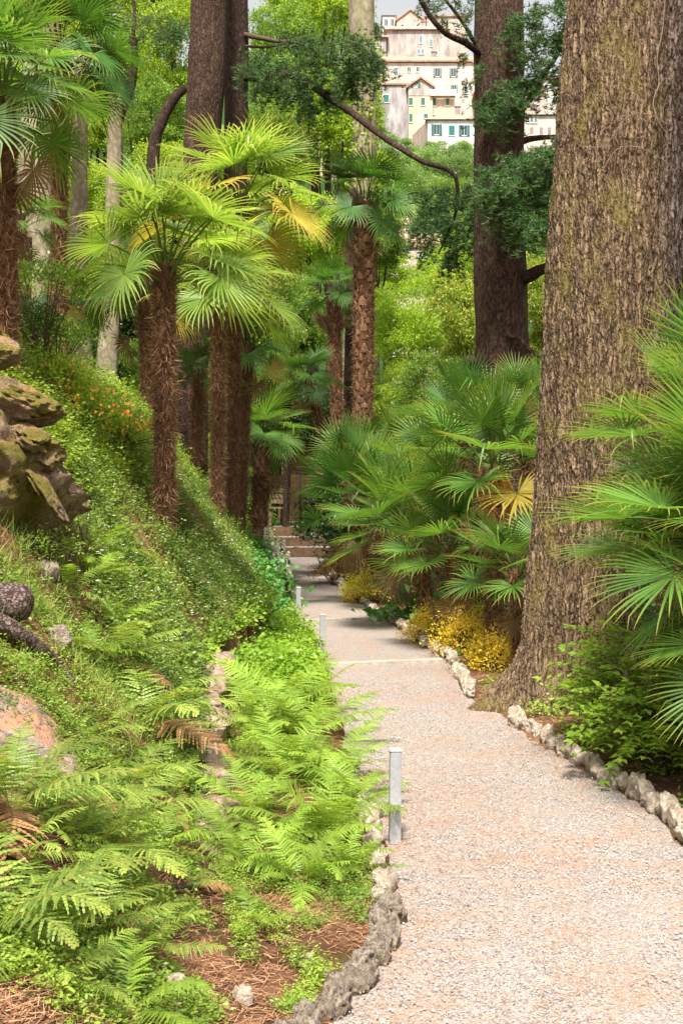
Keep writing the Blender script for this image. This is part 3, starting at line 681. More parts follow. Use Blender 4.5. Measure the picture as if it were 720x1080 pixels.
# ---------------------------------------------------------------- fan palms
def fan_mesh(elev, Rb=.52, L=.56, n=38, spread=150, seed=0, mats=None, droop=1.0, cup=.25, stiff=False):
    g = np.random.default_rng(seed); b = MB()
    e = R(elev); up = np.array([0, 0, 1.0])
    # petiole, bending down along its length
    pts = [np.zeros(3)]; k = 9; L = L*g.uniform(.85, 1.1)
    for i in range(k):
        a = e+R(26)-R(34)*i/(k-1); pts.append(pts[-1]+np.array([cos(a), 0, sin(a)])*L/k)
    P = np.array(pts); tube(b, P, np.linspace(.011, .006, len(P))*Rb/.55, 5, col=(.5, 0, 1), cap=False)
    H = P[-1]; a = e-R(12 if stiff else 40)
    f = np.array([cos(a), 0, sin(a)]); s = np.array([0, 1.0, 0]); u = np.cross(f, s)
    dl = R(spread)*2/n; m = 7
    rsn = np.array([0.02, .18, .38, .55, .70, .84, .94, 1.0])
    for i in range(n):
        al = -R(spread)+dl*(i+.5)+g.normal(0, .012)
        Rs = Rb*(1-.30*(abs(al)/R(150))**2)*g.uniform(.92, 1.04)
        d0 = cos(al)*f+sin(al)*s+u*cup*(.6+.4*abs(sin(al)))*(1 if g.random() < .95 else -.3); d0 = nrm(d0)
        tt = nrm(-sin(al)*f+cos(al)*s)
        nn = np.cross(d0, tt); gk = droop*g.uniform(.6, 1.5); brk = g.uniform(.45, .85) if g.random() < .20*droop else 9
        p = H.copy(); dd = d0.copy(); C_, L_, R_ = [], [], []
        prev = 0
        for r in rsn:
            p = p+dd*(r-prev)*Rs; 
            w = 2*r*Rs*math.tan(dl/2) if r <= .45 else 2*.45*Rs*math.tan(dl/2)*(1-((r-.45)/.55)**1.25)
            w = w*.5*(.97 if r <= .3 else .80)
            t2 = tt
            C_.append(p-nn*w*.45*(1 if nn[2] > 0 else -1)); L_.append(p-t2*w); R_.append(p+t2*w)
            pull = gk*max(0, r-.35)*(r-prev)*3.0 + (2.2 if prev < brk <= r else 0)
            dd = nrm(dd-up*pull); prev = r
        V = np.stack([L_, C_, R_], 1).reshape(-1, 3); q = []
        for k_ in range(m): o = k_*3; q += [(o, o+1, o+4, o+3), (o+1, o+2, o+5, o+4)]
        tn = g.random(); b.add(V, q, None, np.c_[np.full(24, tn), np.repeat(rsn, 3), np.zeros(24)])
    return b.mesh('frond', mats)
ELEVS = (80, 58, 36, 14, -12, -40)
FAN = {}
def fans(mat, n=36, cup=.22, stiff=False):
    k = (mat, n, stiff)
    if k not in FAN: FAN[k] = {e: [fan_mesh(e, seed=11*j+e+100, mats=M[mat], n=n, stiff=stiff, droop=(.42 if stiff else 1)*{80: .35, 58: .7, 36: 1.15, 14: 1.5, -12: 1.7, -40: 1.1}[e], cup=cup) for j in range(3)] for e in ELEVS}
    return FAN[k]
TRK = {}
def palm_trunk_mesh(h, r0, r1, bend, seed, pale=.25, hair=1.0, n_sc=None):
    g = np.random.default_rng(seed); b = MB()
    z = np.linspace(0, 1, 50); P = np.c_[bend[0]*z**1.5+.01*np.sin(z*5), bend[1]*z**1.5, z*h]; rr = r0+(r1-r0)*z
    tube(b, P, rr*.82, 20, col=(.15, 0, 0), nz=.12, ns=9, sd=seed)
    def on(zf, a, k=1.0):
        p = np.array([np.interp(zf, z, P[:, c]) for c in range(3)]).T if np.ndim(zf) else np.array([np.interp(zf, z, P[:, c]) for c in range(3)])
        return p
    # leaf bases in a spiral: curled tongues that clasp the stem
    N = n_sc or int(h*62); 
    for i in range(N):
        zf = (i+.5)/N; a = i*2.39996+g.normal(0, .12); r = np.interp(zf, z, rr); c = on(zf, a)
        o = np.array([cos(a), sin(a), 0]); t = np.array([-sin(a), cos(a), 0])
        w = r*g.uniform(.35, .8); l = g.uniform(.05, .13); out = g.uniform(.005, .045); pl = 1.0 if g.random() < pale else 0.0
        v = []
        for q, (hh, ww, oo) in enumerate(((-.02, 1, 0), (l*.45, .75, out*.4), (l*.8, .42, out*.9), (l, .16, out*1.3+.01))):
            for sgn in (-1, 0, 1): v.append(c+o*(r*.86+oo+(0 if sgn else r*.16)-(.02 if sgn and q == 0 else 0))+t*sgn*w*ww*.62+np.array([0, 0, hh]))
        qd = []
        for q in range(3): e = q*3; qd += [(e, e+1, e+4, e+3), (e+1, e+2, e+5, e+4)]
        tv = g.uniform(.2, 1); b.add(v, qd, None, np.c_[np.full(12, tv*.8), np.zeros(12), np.repeat([0, 0, .25*pl, .9*pl], 3)])
    # coarse fibre
    n = int(6500*h*hair); zf = g.random(n); a = g.uniform(0, 2*pi, n); r = np.interp(zf, z, rr)
    c = np.stack([np.interp(zf, z, P[:, k]) for k in range(3)], -1)+np.c_[np.cos(a)*r, np.sin(a)*r, np.zeros(n)]*.88
    dr = np.c_[np.cos(a)*.55+g.normal(0, .4, n), np.sin(a)*.55+g.normal(0, .4, n), g.normal(-.25, .75, n)]
    leaves(b, c, dr, g.normal(0, 1, (n, 3)), g.uniform(.03, .09, n)*np.where(g.random(n) < .12, 1.8, 1), np.c_[g.random(n), np.zeros(n), np.where(g.random(n) < .05, .6, 0)], 'needle', wid=.07)
    return b.mesh('trunk', M['fibre'])

def palm(base, crown, width, Rp, label, mat='fan', nfr=22, hang=.3, seed=0, dead=3, yellow=0, group='fan palms in the garden', elevs=None, azs=None, pale=.25, trunk=True, hair=1.0, n=38, stiff=False):
    """base, crown in metres; Rp: crown radius in metres"""
    g = np.random.default_rng(seed+5); base = np.asarray(base, float); crown = np.asarray(crown, float); 
    if ER(base[1])+.35 > base[0] > EL(base[1])-.2 and base[1] < 27.5: base[0] = ER(base[1])+.35 if base[0] > (EL(base[1])+ER(base[1]))/2 else EL(base[1])-.3
    gz = float(T(base[0], base[1])); base[2] = gz-.03
    root = empty('fan_palm', base, label, 'palm', group); rel = crown-base; w = width/2*.80
    if trunk: link('trunk', palm_trunk_mesh(rel[2]+.06, w*.86, w*1.16, (rel[0], rel[1]), seed, pale, hair), root)
    s = Rp/1.0
    for i in range(nfr):
        t = i/(nfr-1); az = i*2.39996+g.normal(0, .2)
        ev = 86-(86+(10 if mat == 'fan_bright' else 34))*t**1.05*(1 if hang > .5 else .85)+g.normal(0, 7)
        if elevs: ev = g.uniform(*elevs)
        if azs: az = g.uniform(*azs)
        el = min(ELEVS, key=lambda q: abs(q-ev)); mt = mat
        if i >= nfr-yellow: mt = 'fan_yellow'
        f = link('frond', fans(mt, n, stiff=stiff)[el][g.integers(3)], root, rel+np.array([cos(az), sin(az), 0])*w*.6+np.array([0, 0, .02-.12*t*s]), az, np.array([g.uniform(.85, 1.1), g.uniform(.8, 1.15), g.uniform(.85, 1.1)])*s*g.uniform(.85, 1.08))
        f.rotation_euler = (g.normal(0, .28), R(-(ev-el))*.8, az)
        if mt == 'fan_yellow': f['label'] = 'yellowed drooping frond'
    for i in range(dead):
        az = g.uniform(0, 2*pi); f = link('frond', fans('fan_dead', 26)[-40][g.integers(3)], root, rel+np.array([cos(az), sin(az), 0])*w*.8+np.array([0, 0, -.15*s]), az, s*.75)
        f.rotation_euler = (g.normal(0, .2), R(35), az); f['label'] = 'dead brown hanging frond'
    return root
def pp(px, pyb, pyc, Y, dpx=0, **k):
    return at(px, pyb, Y), at(px+dpx, pyc, Y)
def P_(px, pyb, cpx, cpy, Y, wpx, rpx, label, **k):
    return palm(at(px, pyb, Y), at(cpx, cpy, Y), wpx/F*Y, rpx/F*Y, label, **k)
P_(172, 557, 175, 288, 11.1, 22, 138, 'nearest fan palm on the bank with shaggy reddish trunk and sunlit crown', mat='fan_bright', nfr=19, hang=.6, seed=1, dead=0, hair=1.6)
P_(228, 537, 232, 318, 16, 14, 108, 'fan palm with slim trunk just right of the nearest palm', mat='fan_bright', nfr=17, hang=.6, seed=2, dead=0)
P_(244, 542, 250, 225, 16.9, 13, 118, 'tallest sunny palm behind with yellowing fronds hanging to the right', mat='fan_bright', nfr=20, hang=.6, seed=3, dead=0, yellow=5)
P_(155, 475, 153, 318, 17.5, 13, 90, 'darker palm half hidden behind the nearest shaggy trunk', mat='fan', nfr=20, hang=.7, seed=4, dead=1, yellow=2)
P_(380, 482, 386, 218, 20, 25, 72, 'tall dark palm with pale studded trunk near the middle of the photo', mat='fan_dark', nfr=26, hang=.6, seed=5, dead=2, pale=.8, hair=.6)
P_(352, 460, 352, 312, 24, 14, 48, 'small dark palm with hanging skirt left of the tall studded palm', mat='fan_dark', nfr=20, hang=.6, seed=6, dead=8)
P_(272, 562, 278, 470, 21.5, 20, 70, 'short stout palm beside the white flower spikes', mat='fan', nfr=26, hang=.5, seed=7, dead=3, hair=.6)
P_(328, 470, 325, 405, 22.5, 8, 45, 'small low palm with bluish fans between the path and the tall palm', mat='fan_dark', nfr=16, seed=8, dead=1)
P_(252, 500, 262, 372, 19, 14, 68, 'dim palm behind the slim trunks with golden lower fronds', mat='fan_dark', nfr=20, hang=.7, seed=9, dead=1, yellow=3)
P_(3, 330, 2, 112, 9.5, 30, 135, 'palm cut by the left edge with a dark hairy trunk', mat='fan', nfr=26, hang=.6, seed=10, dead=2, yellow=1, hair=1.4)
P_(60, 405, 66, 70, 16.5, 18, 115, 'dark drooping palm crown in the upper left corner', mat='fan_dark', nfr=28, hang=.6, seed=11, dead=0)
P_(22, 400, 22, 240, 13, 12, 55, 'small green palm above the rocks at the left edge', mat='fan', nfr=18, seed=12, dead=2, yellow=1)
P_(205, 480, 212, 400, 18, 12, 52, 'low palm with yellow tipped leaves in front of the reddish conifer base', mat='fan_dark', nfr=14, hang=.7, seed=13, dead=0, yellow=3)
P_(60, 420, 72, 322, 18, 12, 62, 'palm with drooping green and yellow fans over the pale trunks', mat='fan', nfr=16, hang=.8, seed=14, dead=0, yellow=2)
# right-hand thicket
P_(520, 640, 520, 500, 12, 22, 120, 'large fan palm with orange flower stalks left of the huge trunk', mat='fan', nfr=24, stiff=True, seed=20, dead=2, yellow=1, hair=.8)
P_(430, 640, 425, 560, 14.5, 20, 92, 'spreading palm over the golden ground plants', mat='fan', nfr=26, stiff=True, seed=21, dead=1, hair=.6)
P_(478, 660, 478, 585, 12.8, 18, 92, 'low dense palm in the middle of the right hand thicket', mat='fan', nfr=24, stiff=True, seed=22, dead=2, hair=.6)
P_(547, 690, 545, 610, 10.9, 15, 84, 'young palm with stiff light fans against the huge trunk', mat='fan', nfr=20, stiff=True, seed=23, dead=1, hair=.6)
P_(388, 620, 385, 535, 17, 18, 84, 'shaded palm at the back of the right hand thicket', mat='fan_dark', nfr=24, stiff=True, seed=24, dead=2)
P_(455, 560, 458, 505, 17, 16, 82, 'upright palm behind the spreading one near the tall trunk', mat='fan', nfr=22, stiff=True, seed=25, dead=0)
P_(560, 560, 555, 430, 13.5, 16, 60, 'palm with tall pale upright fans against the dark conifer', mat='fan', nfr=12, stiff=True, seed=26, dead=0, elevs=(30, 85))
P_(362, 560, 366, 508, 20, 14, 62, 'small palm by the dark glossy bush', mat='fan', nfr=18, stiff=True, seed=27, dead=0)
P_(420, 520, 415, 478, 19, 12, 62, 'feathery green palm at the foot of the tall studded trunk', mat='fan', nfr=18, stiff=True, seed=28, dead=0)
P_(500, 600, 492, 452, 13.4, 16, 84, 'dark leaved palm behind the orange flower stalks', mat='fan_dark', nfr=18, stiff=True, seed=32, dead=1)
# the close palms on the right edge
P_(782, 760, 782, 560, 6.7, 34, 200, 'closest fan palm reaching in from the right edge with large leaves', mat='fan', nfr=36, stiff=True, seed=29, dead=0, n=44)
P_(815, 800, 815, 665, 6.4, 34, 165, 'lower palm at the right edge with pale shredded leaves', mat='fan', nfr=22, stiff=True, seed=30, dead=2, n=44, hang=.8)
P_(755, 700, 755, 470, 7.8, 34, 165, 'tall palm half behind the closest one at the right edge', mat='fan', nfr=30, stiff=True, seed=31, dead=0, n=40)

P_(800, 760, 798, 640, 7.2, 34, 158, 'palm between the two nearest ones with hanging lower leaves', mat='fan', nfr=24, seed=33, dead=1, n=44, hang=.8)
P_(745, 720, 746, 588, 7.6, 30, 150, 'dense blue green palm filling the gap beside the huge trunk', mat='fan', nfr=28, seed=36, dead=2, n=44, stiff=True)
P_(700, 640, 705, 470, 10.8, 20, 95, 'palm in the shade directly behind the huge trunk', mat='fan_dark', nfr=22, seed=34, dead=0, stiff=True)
# flower stalks of the orange-stalked palm
b = MB(); o0 = at(524, 505, 11.6); r = [o for o in col.objects if o.get('label', '').startswith('large fan palm with orange')][0]
for k in range(14):
    a = rng.uniform(0, 2*pi); d_ = np.array([cos(a)*.16, sin(a)*.12-.05, rng.uniform(-.45, -.05)])
    P = crv([o0, o0+d_*.5+[0, 0, .06], o0+d_], 10)-np.array(r.location); tube(b, P, .008, 5, col=(.3, 0, 0), cap=False)
    n = 60; q = P[rng.integers(3, 10, n)]+rng.normal(0, .03, (n, 3)); leaves(b, q, rdir(n), rdir(n), rng.uniform(.02, .05, n), np.c_[rng.random(n), np.zeros((n, 2))], 'dia', wid=.3)
o = link('flower_stalk', b.mesh('flower_stalk', M['orange_petal']), r); M['stalk'] = leafmat('flower_stalk', (.45, .13, .03), (.42, .32, .05), None, trans=.2); o.data.materials.clear(); o.data.materials.append(M['stalk'])
# ---------------------------------------------------------------- ferns
def fern_mesh(L, elev, arch, n=27, seed=0, mat='fern', lobes=7, wide=.235):
    g = np.random.default_rng(seed); b = MB()
    t = np.linspace(0, 1, 40); a = R(elev)-R(arch)*t**1.3
    P = np.zeros((40, 3)); st = L/39
    P[1:, 0] = np.cumsum(np.cos(a[1:]))*st; P[1:, 2] = np.cumsum(np.sin(a[1:]))*st; P[:, 1] = .07*L*np.sin(t*3+g.uniform(0, 6))*t
    tube(b, P, np.linspace(.0028, .0008, 40), 4, col=(.3, 0, 1), cap=False)
    for i in range(n):
        tf = .14+.84*(i/(n-1))**.95; k = tf*39; i0 = min(int(k), 38); p = P[i0]+(P[i0+1]-P[i0])*(k-i0)
        f = nrm(P[i0+1]-P[i0]); s = np.array([0, 1.0, 0]); u = np.cross(f, s)
        pl = g.uniform(.85, 1.08)*wide*L*min(1, (tf-.05)/.22)**.8*(1-((tf-.3)/.72 if tf > .3 else 0)**1.7)+.006
        for sg in (-1, 1):
            if g.random() < .045: continue
            an = R(68-20*tf+g.normal(0, 6)); d0 = nrm(cos(an)*f+sg*sin(an)*s+u*.12-np.array([0, 0, .10])); dr = g.uniform(.05, .75)
            m = max(3, int(lobes*min(1, pl/(wide*L)*1.3))); q = np.linspace(0, 1, m+1)
            mid = p+np.outer(q, d0)*pl; mid[:, 2] -= dr*pl*q**2*.6
            wv = nrm(np.cross(u, d0)); wd = (st*39*.84/n)*.46
            V, Q = [], []
            for j in range(m):
                ww = wd*(1-q[j]**1.8*.9); nb = mid[j+1]-mid[j]
                for w_ in (-1, 1):
                    o = len(V); V += [mid[j], mid[j+1], mid[j+1]+wv*w_*ww*.72+nb*.12-u*ww*.1, mid[j]+wv*w_*ww+nb*.45-u*ww*.1]; Q.append((o, o+1, o+2, o+3) if w_ > 0 else (o+3, o+2, o+1, o))
            b.add(np.array(V), Q, None, (g.uniform(.0, 1), float(tf), 0))
    return b.mesh('frond', M[mat])
FERN = {}
M['fern_dead'] = leafmat('fern_dead', (.16, .075, .03), (.34, .19, .08), None, flag=(.2, .1, .04), trans=.15, rough=.8)
DEADF = [fern_mesh(1.0, 8, 40+20*j, seed=900+j, mat='fern_dead') for j in range(3)]
def fern(px, py, Y, rpx, label, mat='fern', nfr=11, seed=0, up=0, dz=0.0, els=(75, 25), group='ferns on the bank and in the bed'):
    g = np.random.default_rng(seed+900); x, y = (px-360)/F*Y, Y; z = float(T(x, y))+dz; Lr = rpx/F*Y
    if mat not in FERN: FERN[mat] = {e: [fern_mesh(1.0, e, ar, seed=5*e+j, mat=mat) for j, ar in enumerate(((70, 85, 60) if e > 40 else (45, 55, 35)))] for e in (75, 55, 35, 15)}
    r = empty('fern', (x, y, z), label, 'fern', group)
    for i in range(nfr):
        az = i*2.39996+g.normal(0, .2)+seed; ev = els[0]+(els[1]-els[0])*i/(nfr-1)+g.normal(0, 6); e = min((75, 55, 35, 15), key=lambda q: abs(q-ev))
        f = link('frond', (FERN[mat][e] if not (mat == 'fern_mid' and i >= nfr-2 and nfr > 8) else DEADF)[g.integers(3)], r, (cos(az)*.015, sin(az)*.015, 0), az, Lr*g.uniform(.75, 1.15)); f.rotation_euler = (g.normal(0, .18), R(e-ev), az)
    return r
FB = 'bright ferns in the bed beside the path'
for i, (px, py, Y, rp, lab) in enumerate([
    (300, 862, 7.2, 118, 'large lime fern filling the middle of the bed left of the nearest bollard'),
    (352, 850, 7.0, 95, 'lime fern whose fronds hang over the path edge by the nearest bollard'),
    (262, 905, 6.2, 92, 'lime fern at the foot of the low stone wall'),
    (335, 935, 6.0, 100, 'lime fern in front with fronds reaching the base of the nearest bollard'),
    (300, 775, 9.2, 95, 'lime fern at the upper end of the bed'),
    (268, 800, 8.4, 85, 'lime fern against the dark end of the stone wall'),
    (320, 800, 8.3, 100, 'tall lime fern in the upper middle of the bed'),
    (295, 925, 5.8, 75, 'lime fern between the two front clumps'),
    (372, 880, 6.6, 75, 'lime fern sprawling on the edging stones'),
    (250, 0, 5.45, 88, 'lime fern in front of the end block of the stone wall'), (315, 0, 5.3, 92, 'front lime fern in the middle of the bed'), (362, 0, 5.55, 72, 'lime fern whose tips touch the edging below the nearest bollard'), (215, 0, 5.75, 70, 'lime fern tucked against the lowest wall block')]):
    fern(px, py, Y, rp, lab, 'fern', 13, i, els=(78, 18), group=FB)
fern(268, 1015, 4.75, 66, 'small young fern alone on the reddish needles near the bottom', 'fern', 6, 40, els=(60, 20), group=FB)
FL = 'ferns growing on the mossy bank'
for i, (px, Y, rp, lab, mt, n) in enumerate([
    (-10, 3.5, 185, 'biggest fern filling the bottom left corner of the photo', 'fern_mid', 13),
    (95, 4.3, 140, 'large drooping fern left of the small pointed stone', 'fern_mid', 13),
    (10, 4.1, 150, 'large fern on the left edge above the corner fern', 'fern_mid', 13),
    (60, 3.7, 135, 'fern with long flat fronds at the bottom left', 'fern_mid', 11),
    (45, 4.5, 105, 'fern under the pale stone slab', 'fern_mid', 10),
    (135, 5.6, 105, 'fern with bronze stems left of the stone wall top', 'fern_mid', 12),
    (150, 6.6, 110, 'dark bronze fern spreading over the top of the stone wall', 'fern_mid', 14),
    (120, 7.1, 95, 'upright fern with reddish midribs above the stone wall', 'fern_mid', 11),
    (100, 6.9, 75, 'lime fern beside the end of the fallen branch', 'fern', 10),
    (95, 7.8, 75, 'lime fern above the end of the fallen branch', 'fern', 9),
    (120, 7.6, 70, 'small lime fern among the reddish needles on the bank', 'fern', 8),
    (108, 8.6, 70, 'topmost lime fern on the bank near the pale flowered cover', 'fern', 7),
    (15, 4.75, 60, 'single lime frond fern in front of the pale slab', 'fern', 4),
    (170, 5.2, 85, 'short fern below the stone wall top with light tips', 'fern', 8),
    (205, 7.4, 70, 'fern draped across the pinkish wall blocks', 'fern_mid', 9),
    (180, 8.4, 55, 'small lime fern on the bank behind the wall', 'fern', 7),
    (90, 5.7, 70, 'fern sprouting with curled brown stems right of the slab', 'fern_mid', 8)]):
    fern(px, 0, Y, rp, lab, mt, n, 50+i, els=(66, 10), group=FL)

g_ = np.random.default_rng(5)
XF = [(18, 905), (70, 880), (125, 905), (165, 895), (45, 950), (105, 985), (160, 1005), (20, 1010), (75, 1040), (135, 1070), (200, 935), (150, 850), (95, 835), (50, 850), (25, 870), (190, 830), (175, 765), (140, 735), (110, 765), (75, 625), (115, 655), (150, 690)]
for i, (px, py) in enumerate(XF):
    p = hit(px, py); lime = g_.random() < .3
    fern(px, 0, p[1], g_.uniform(.20, .30)*F/p[1], 'small lime fern among the larger ferns on the near bank' if lime else 'small green fern with reddish stalks among the larger ferns on the near bank', 'fern' if lime else 'fern_mid', int(g_.integers(7, 11)), 80+i, els=(70, 5), group='small lime ferns on the near bank' if lime else 'small green ferns on the near bank')
# ---------------------------------------------------------------- ground cover and weeds (uncountable)
def cover(name, label, xy, mat, lsize, per, h, spread, wid=.5, shape='dia', tuft_up=.6, petals=None, cat=None, vtone=None, mats=None, normal_up=.5):
    b = MB(); N = len(xy); z = T(xy[:, 0], xy[:, 1]); base = np.c_[xy, z]
    lean = np.c_[rng.normal(0, spread, (N, 2)), rng.uniform(.35, 1, N)*h*(1+1.0*np.clip(fbm(xy[:, 0]*3.5, xy[:, 1]*3.5, s=78), -.5, 1.2))]
    u = rng.uniform(.1, 1, (N, per)); P = base[:, None]+lean[:, None]*u[..., None]+rng.normal(0, lsize*.7, (N, per, 3)); P = P.reshape(-1, 3)
    n = len(P); d_ = rdir(n, -.3, tuft_up); nn = rdir(n, -.2, 1)+np.array([0, 0, normal_up])
    tone = (np.clip(.45+.75*fbm(base[:, 0]*2.2, base[:, 1]*2.2, s=77)+rng.normal(0, .2, N), 0, 1) if vtone is None else vtone)
    c = np.c_[np.clip(np.repeat(tone, per)*.65+.35*rng.random(n), 0, 1), np.zeros((n, 2))]
    leaves(b, P, d_, nn, lsize*rng.uniform(.6, 1.3, n), c, shape, wid=wid)
    return tag(link(name, b.mesh(name, mats or M[mat])), label, cat or name.replace('_', ' '), kind='stuff')
def region(N, y0, y1, fx0, fx1, dens=None):
    y = rng.uniform(y0, y1, N*3); y = y0+(y1-y0)*((y-y0)/(y1-y0))**1.15; a, c = fx0(y), fx1(y); x = a+(c-a)*rng.random(len(y))
    p = np.c_[x, y]
    if dens is not None: p = p[rng.random(len(p)) < dens(p[:, 0], p[:, 1])]
    return p[:N]
vis = lambda y: -.285*y-.1
pxl = lambda px: (lambda y: (px-360)/F*y)
# dense small-leaved mat on the bank from the wall up to the palms
def dm(x, y):
    px = 360+x/y*F; k = ss(7.0, 8.8, y+(px-100)/55.0); return np.clip(k*(.62+.7*fbm(x*2.4, y*2.4, s=60)), 0, 1)
p1 = region(42000, 6.2, 21, lambda y: np.maximum(vis(y), WX(y)-3.2), lambda y: WX(y)+np.interp(y, [6, 8.6, 9.6, 11, 13, 20], [-.02, .02, .26, .30, .12, -.02]), dm)
cover('ground_cover', 'dense mat of tiny leaved grey green plants covering the bank below the palms', p1, 'cover', .026, 11, .17, .06, .55)
p2 = region(9000, 9, 26, lambda y: vis(y)*1.02, lambda y: WX(y)-1.0, lambda x, y: np.clip(.3+fbm(x*1.5, y*1.5, s=61), 0, 1))
cover('lime_ground_cover', 'bright yellow green low plants along the crest of the bank', p2, 'cover_lime', .035, 12, .2, .08, .5)
# patchy weeds on the near slope and in the bed
p3 = region(9000, 3.0, 8.6, vis, lambda y: WX(y)-.05, lambda x, y: ss(-.3, .25, fbm(x*3, y*3, s=63)))
cover('low_weeds', 'patchy small leaved weeds among the needles on the near slope', p3, 'weed', .017, 12, .06, .03, .5)
pz = region(5000, 21, 33, lambda y: EL(y)-4, lambda y: EL(y)-.25)
cover('slope_plants', 'mixed green plants on the slope around the bench and steps', pz, 'weed', .06, 9, .3, .1, .6, 'oval')
pz = region(6500, 8.6, 24, lambda y: ER(y)+1.1+.5*ss(12, 9, y), lambda y: ER(y)+6)
cover('dark_undergrowth', 'dark green undergrowth below and behind the right hand palms', pz, 'tree_dark', .07, 10, .6, .14, .6, 'oval')
pz = region(4000, 24, 40, lambda y: ER(y)+.75, lambda y: ER(y)+5)
cover('shade_thicket', 'dark green undergrowth right of the far steps', pz, 'tree_dark', .07, 9, .35, .1, .6, 'oval')
pz = region(2600, 5.5, 20, lambda y: np.maximum(vis(y), WX(y)-2.6), lambda y: WX(y)+.05, lambda x, y: ss(-.4, .5, fbm(x*2.6, y*2.6, s=91)))
b = MB(); n = len(pz)*7; q = np.repeat(np.c_[pz, T(pz[:, 0], pz[:, 1])], 7, 0)+np.c_[rng.normal(0, .02, (n, 2)), np.zeros(n)]
leaves(b, q, np.c_[rng.normal(.15, .45, (n, 2)), np.ones(n)], rdir(n), rng.uniform(.05, .14, n), np.c_[rng.random(n), rng.random(n)*.3, np.zeros(n)], 'needle', wid=.035)
M['grass'] = leafmat('bank_grass', (.14, .22, .04), (.40, .42, .12), None, trans=.3)
tag(link('bank_grass', b.mesh('bank_grass', M['grass'])), 'thin pale grass stems standing out of the bank plants', 'grass', kind='stuff')
p4 = region(5200, 4.0, 9.8, lambda y: WX(y)+.05, lambda y: EL(y)-.12, lambda x, y: ss(-.35, .25, fbm(x*4, y*4, s=64)))
cover('bed_weeds', 'fine green weeds on the soil of the fern bed', p4, 'weed', .015, 14, .07, .03, .35)
p5 = region(3600, 5.0, 16, lambda y: ER(y)+.14, lambda y: ER(y)+2.2, lambda x, y: ss(-.2, .3, fbm(x*3, y*3, s=65)))
cover('shade_plants', 'low green plants on the soil right of the path edging', p5, 'weed', .03, 10, .12, .05, .5)
p6 = region(3800, 9.3, 14.2, lambda y: WX(y)-.04, lambda y: EL(y)-.10, None)
cover('strawberry_leaves', 'bright three part leaves spilling toward the second bollard', p6, 'shrub', .042, 6, .20, .05, .8, 'oval')
p7 = region(700, 14.4, 21, lambda y: EL(y)-.62, lambda y: EL(y)-.16, lambda x, y: 1.0*((y < 16.6) | (y > 18.8) | (x < EL(y)-.34)))
cover('leafy_border', 'leafy green border left of the far path below the white flowers', p7, 'hosta', .06, 6, .22, .06, .7, 'oval')
# flowers as dots: white in the mat, orange on the crest
p8 = region(420, 7.2, 15, lambda y: np.maximum(vis(y), WX(y)-1.8), lambda y: WX(y)-.1)
b = MB(); q = np.repeat(np.c_[p8, T(p8[:, 0], p8[:, 1])+rng.uniform(.08, .17, len(p8))], 5, 0); a = np.tile(np.arange(5)*2*pi/5, len(p8)); n = len(q)
leaves(b, q, np.c_[np.cos(a), np.sin(a), np.full(n, .1)], np.tile([0.1, -.5, .8], (n, 1)), .012, (.5, 0, 0), 'dia', wid=.8)
tag(link('white_blossoms', b.mesh('white_blossoms', M['white_petal'])), 'tiny white blossoms dotted over the grey green bank cover', 'blossoms', kind='stuff')

# fallen needles, twigs and leaf scraps
def litter(name, label, xy, L=.05, w=.045, mat='litter', dark=.04, zoff=.006, onpath=False):
    n = len(xy); z = (np.full(n, .022) if onpath else T(xy[:, 0], xy[:, 1])+zoff); a = rng.uniform(0, 2*pi, n); b = MB()
    leaves(b, np.c_[xy, z+rng.uniform(0, .008, n)], np.c_[np.cos(a), np.sin(a), rng.normal(.05, .12, n)], np.c_[rng.normal(0, .3, (n, 2)), np.ones(n)], L*rng.uniform(.4, 1.3, n), np.c_[rng.random(n), np.zeros(n), (rng.random(n) < dark)*1.0], 'needle', wid=w)
    return tag(link(name, b.mesh(name, M[mat])), label, 'fallen needles', kind='stuff')
lp = region(38000, 2.8, 9.5, vis, lambda y: EL(y)-.06, lambda x, y: ss(-.8, .1, fbm(x*2, y*2, s=70)))
litter('fallen_needles', 'rust orange fallen needles on the slope and fern bed', lp, .055, .05)
lp = region(22000, 3.6, 16, EL, ER, lambda x, y: np.clip(.15+.9*fbm(x*1.6, y*1.0, s=71)+.8*np.exp(-np.minimum(x-EL(y), ER(y)-x)/.12), 0, 1))
litter('path_needles', 'scattered orange needles lying on the pale gravel', lp, .03, .07, onpath=True, dark=.03)
lp = region(5000, 5.5, 12, lambda y: ER(y)+.05, lambda y: ER(y)+1.2)
litter('bark_litter', 'reddish litter around the foot of the huge trunk', lp, .05, .08)
# loose stones of the gravel
b = MB(); V1, T1 = ICO[1]; n = 9000; y = 3.7+7*rng.random(n)**1.7; x = EL(y)+(ER(y)-EL(y))*rng.random(n); s = rng.uniform(.002, .0055, n); 
sc3 = s[:, None]*rng.uniform(.6, 1.4, (n, 3)); VV = V1[None]*sc3[:, None]+np.c_[x, y, np.full(n, .016)][:, None]
off = (np.arange(n)*len(V1))[:, None, None]; b.add(VV, None, (T1[None]+off).reshape(-1, 3), np.repeat(np.c_[rng.random(n), np.zeros((n, 2))], len(V1), 0))
M['pebble'] = leafmat('pebble', (.22, .19, .18), (.52, .47, .43), None, trans=0, rough=.9, spec=.1, hv=0)
tag(link('loose_gravel', b.mesh('loose_gravel', M['pebble'], False)), 'loose pale gravel stones on the path', 'gravel', kind='stuff')
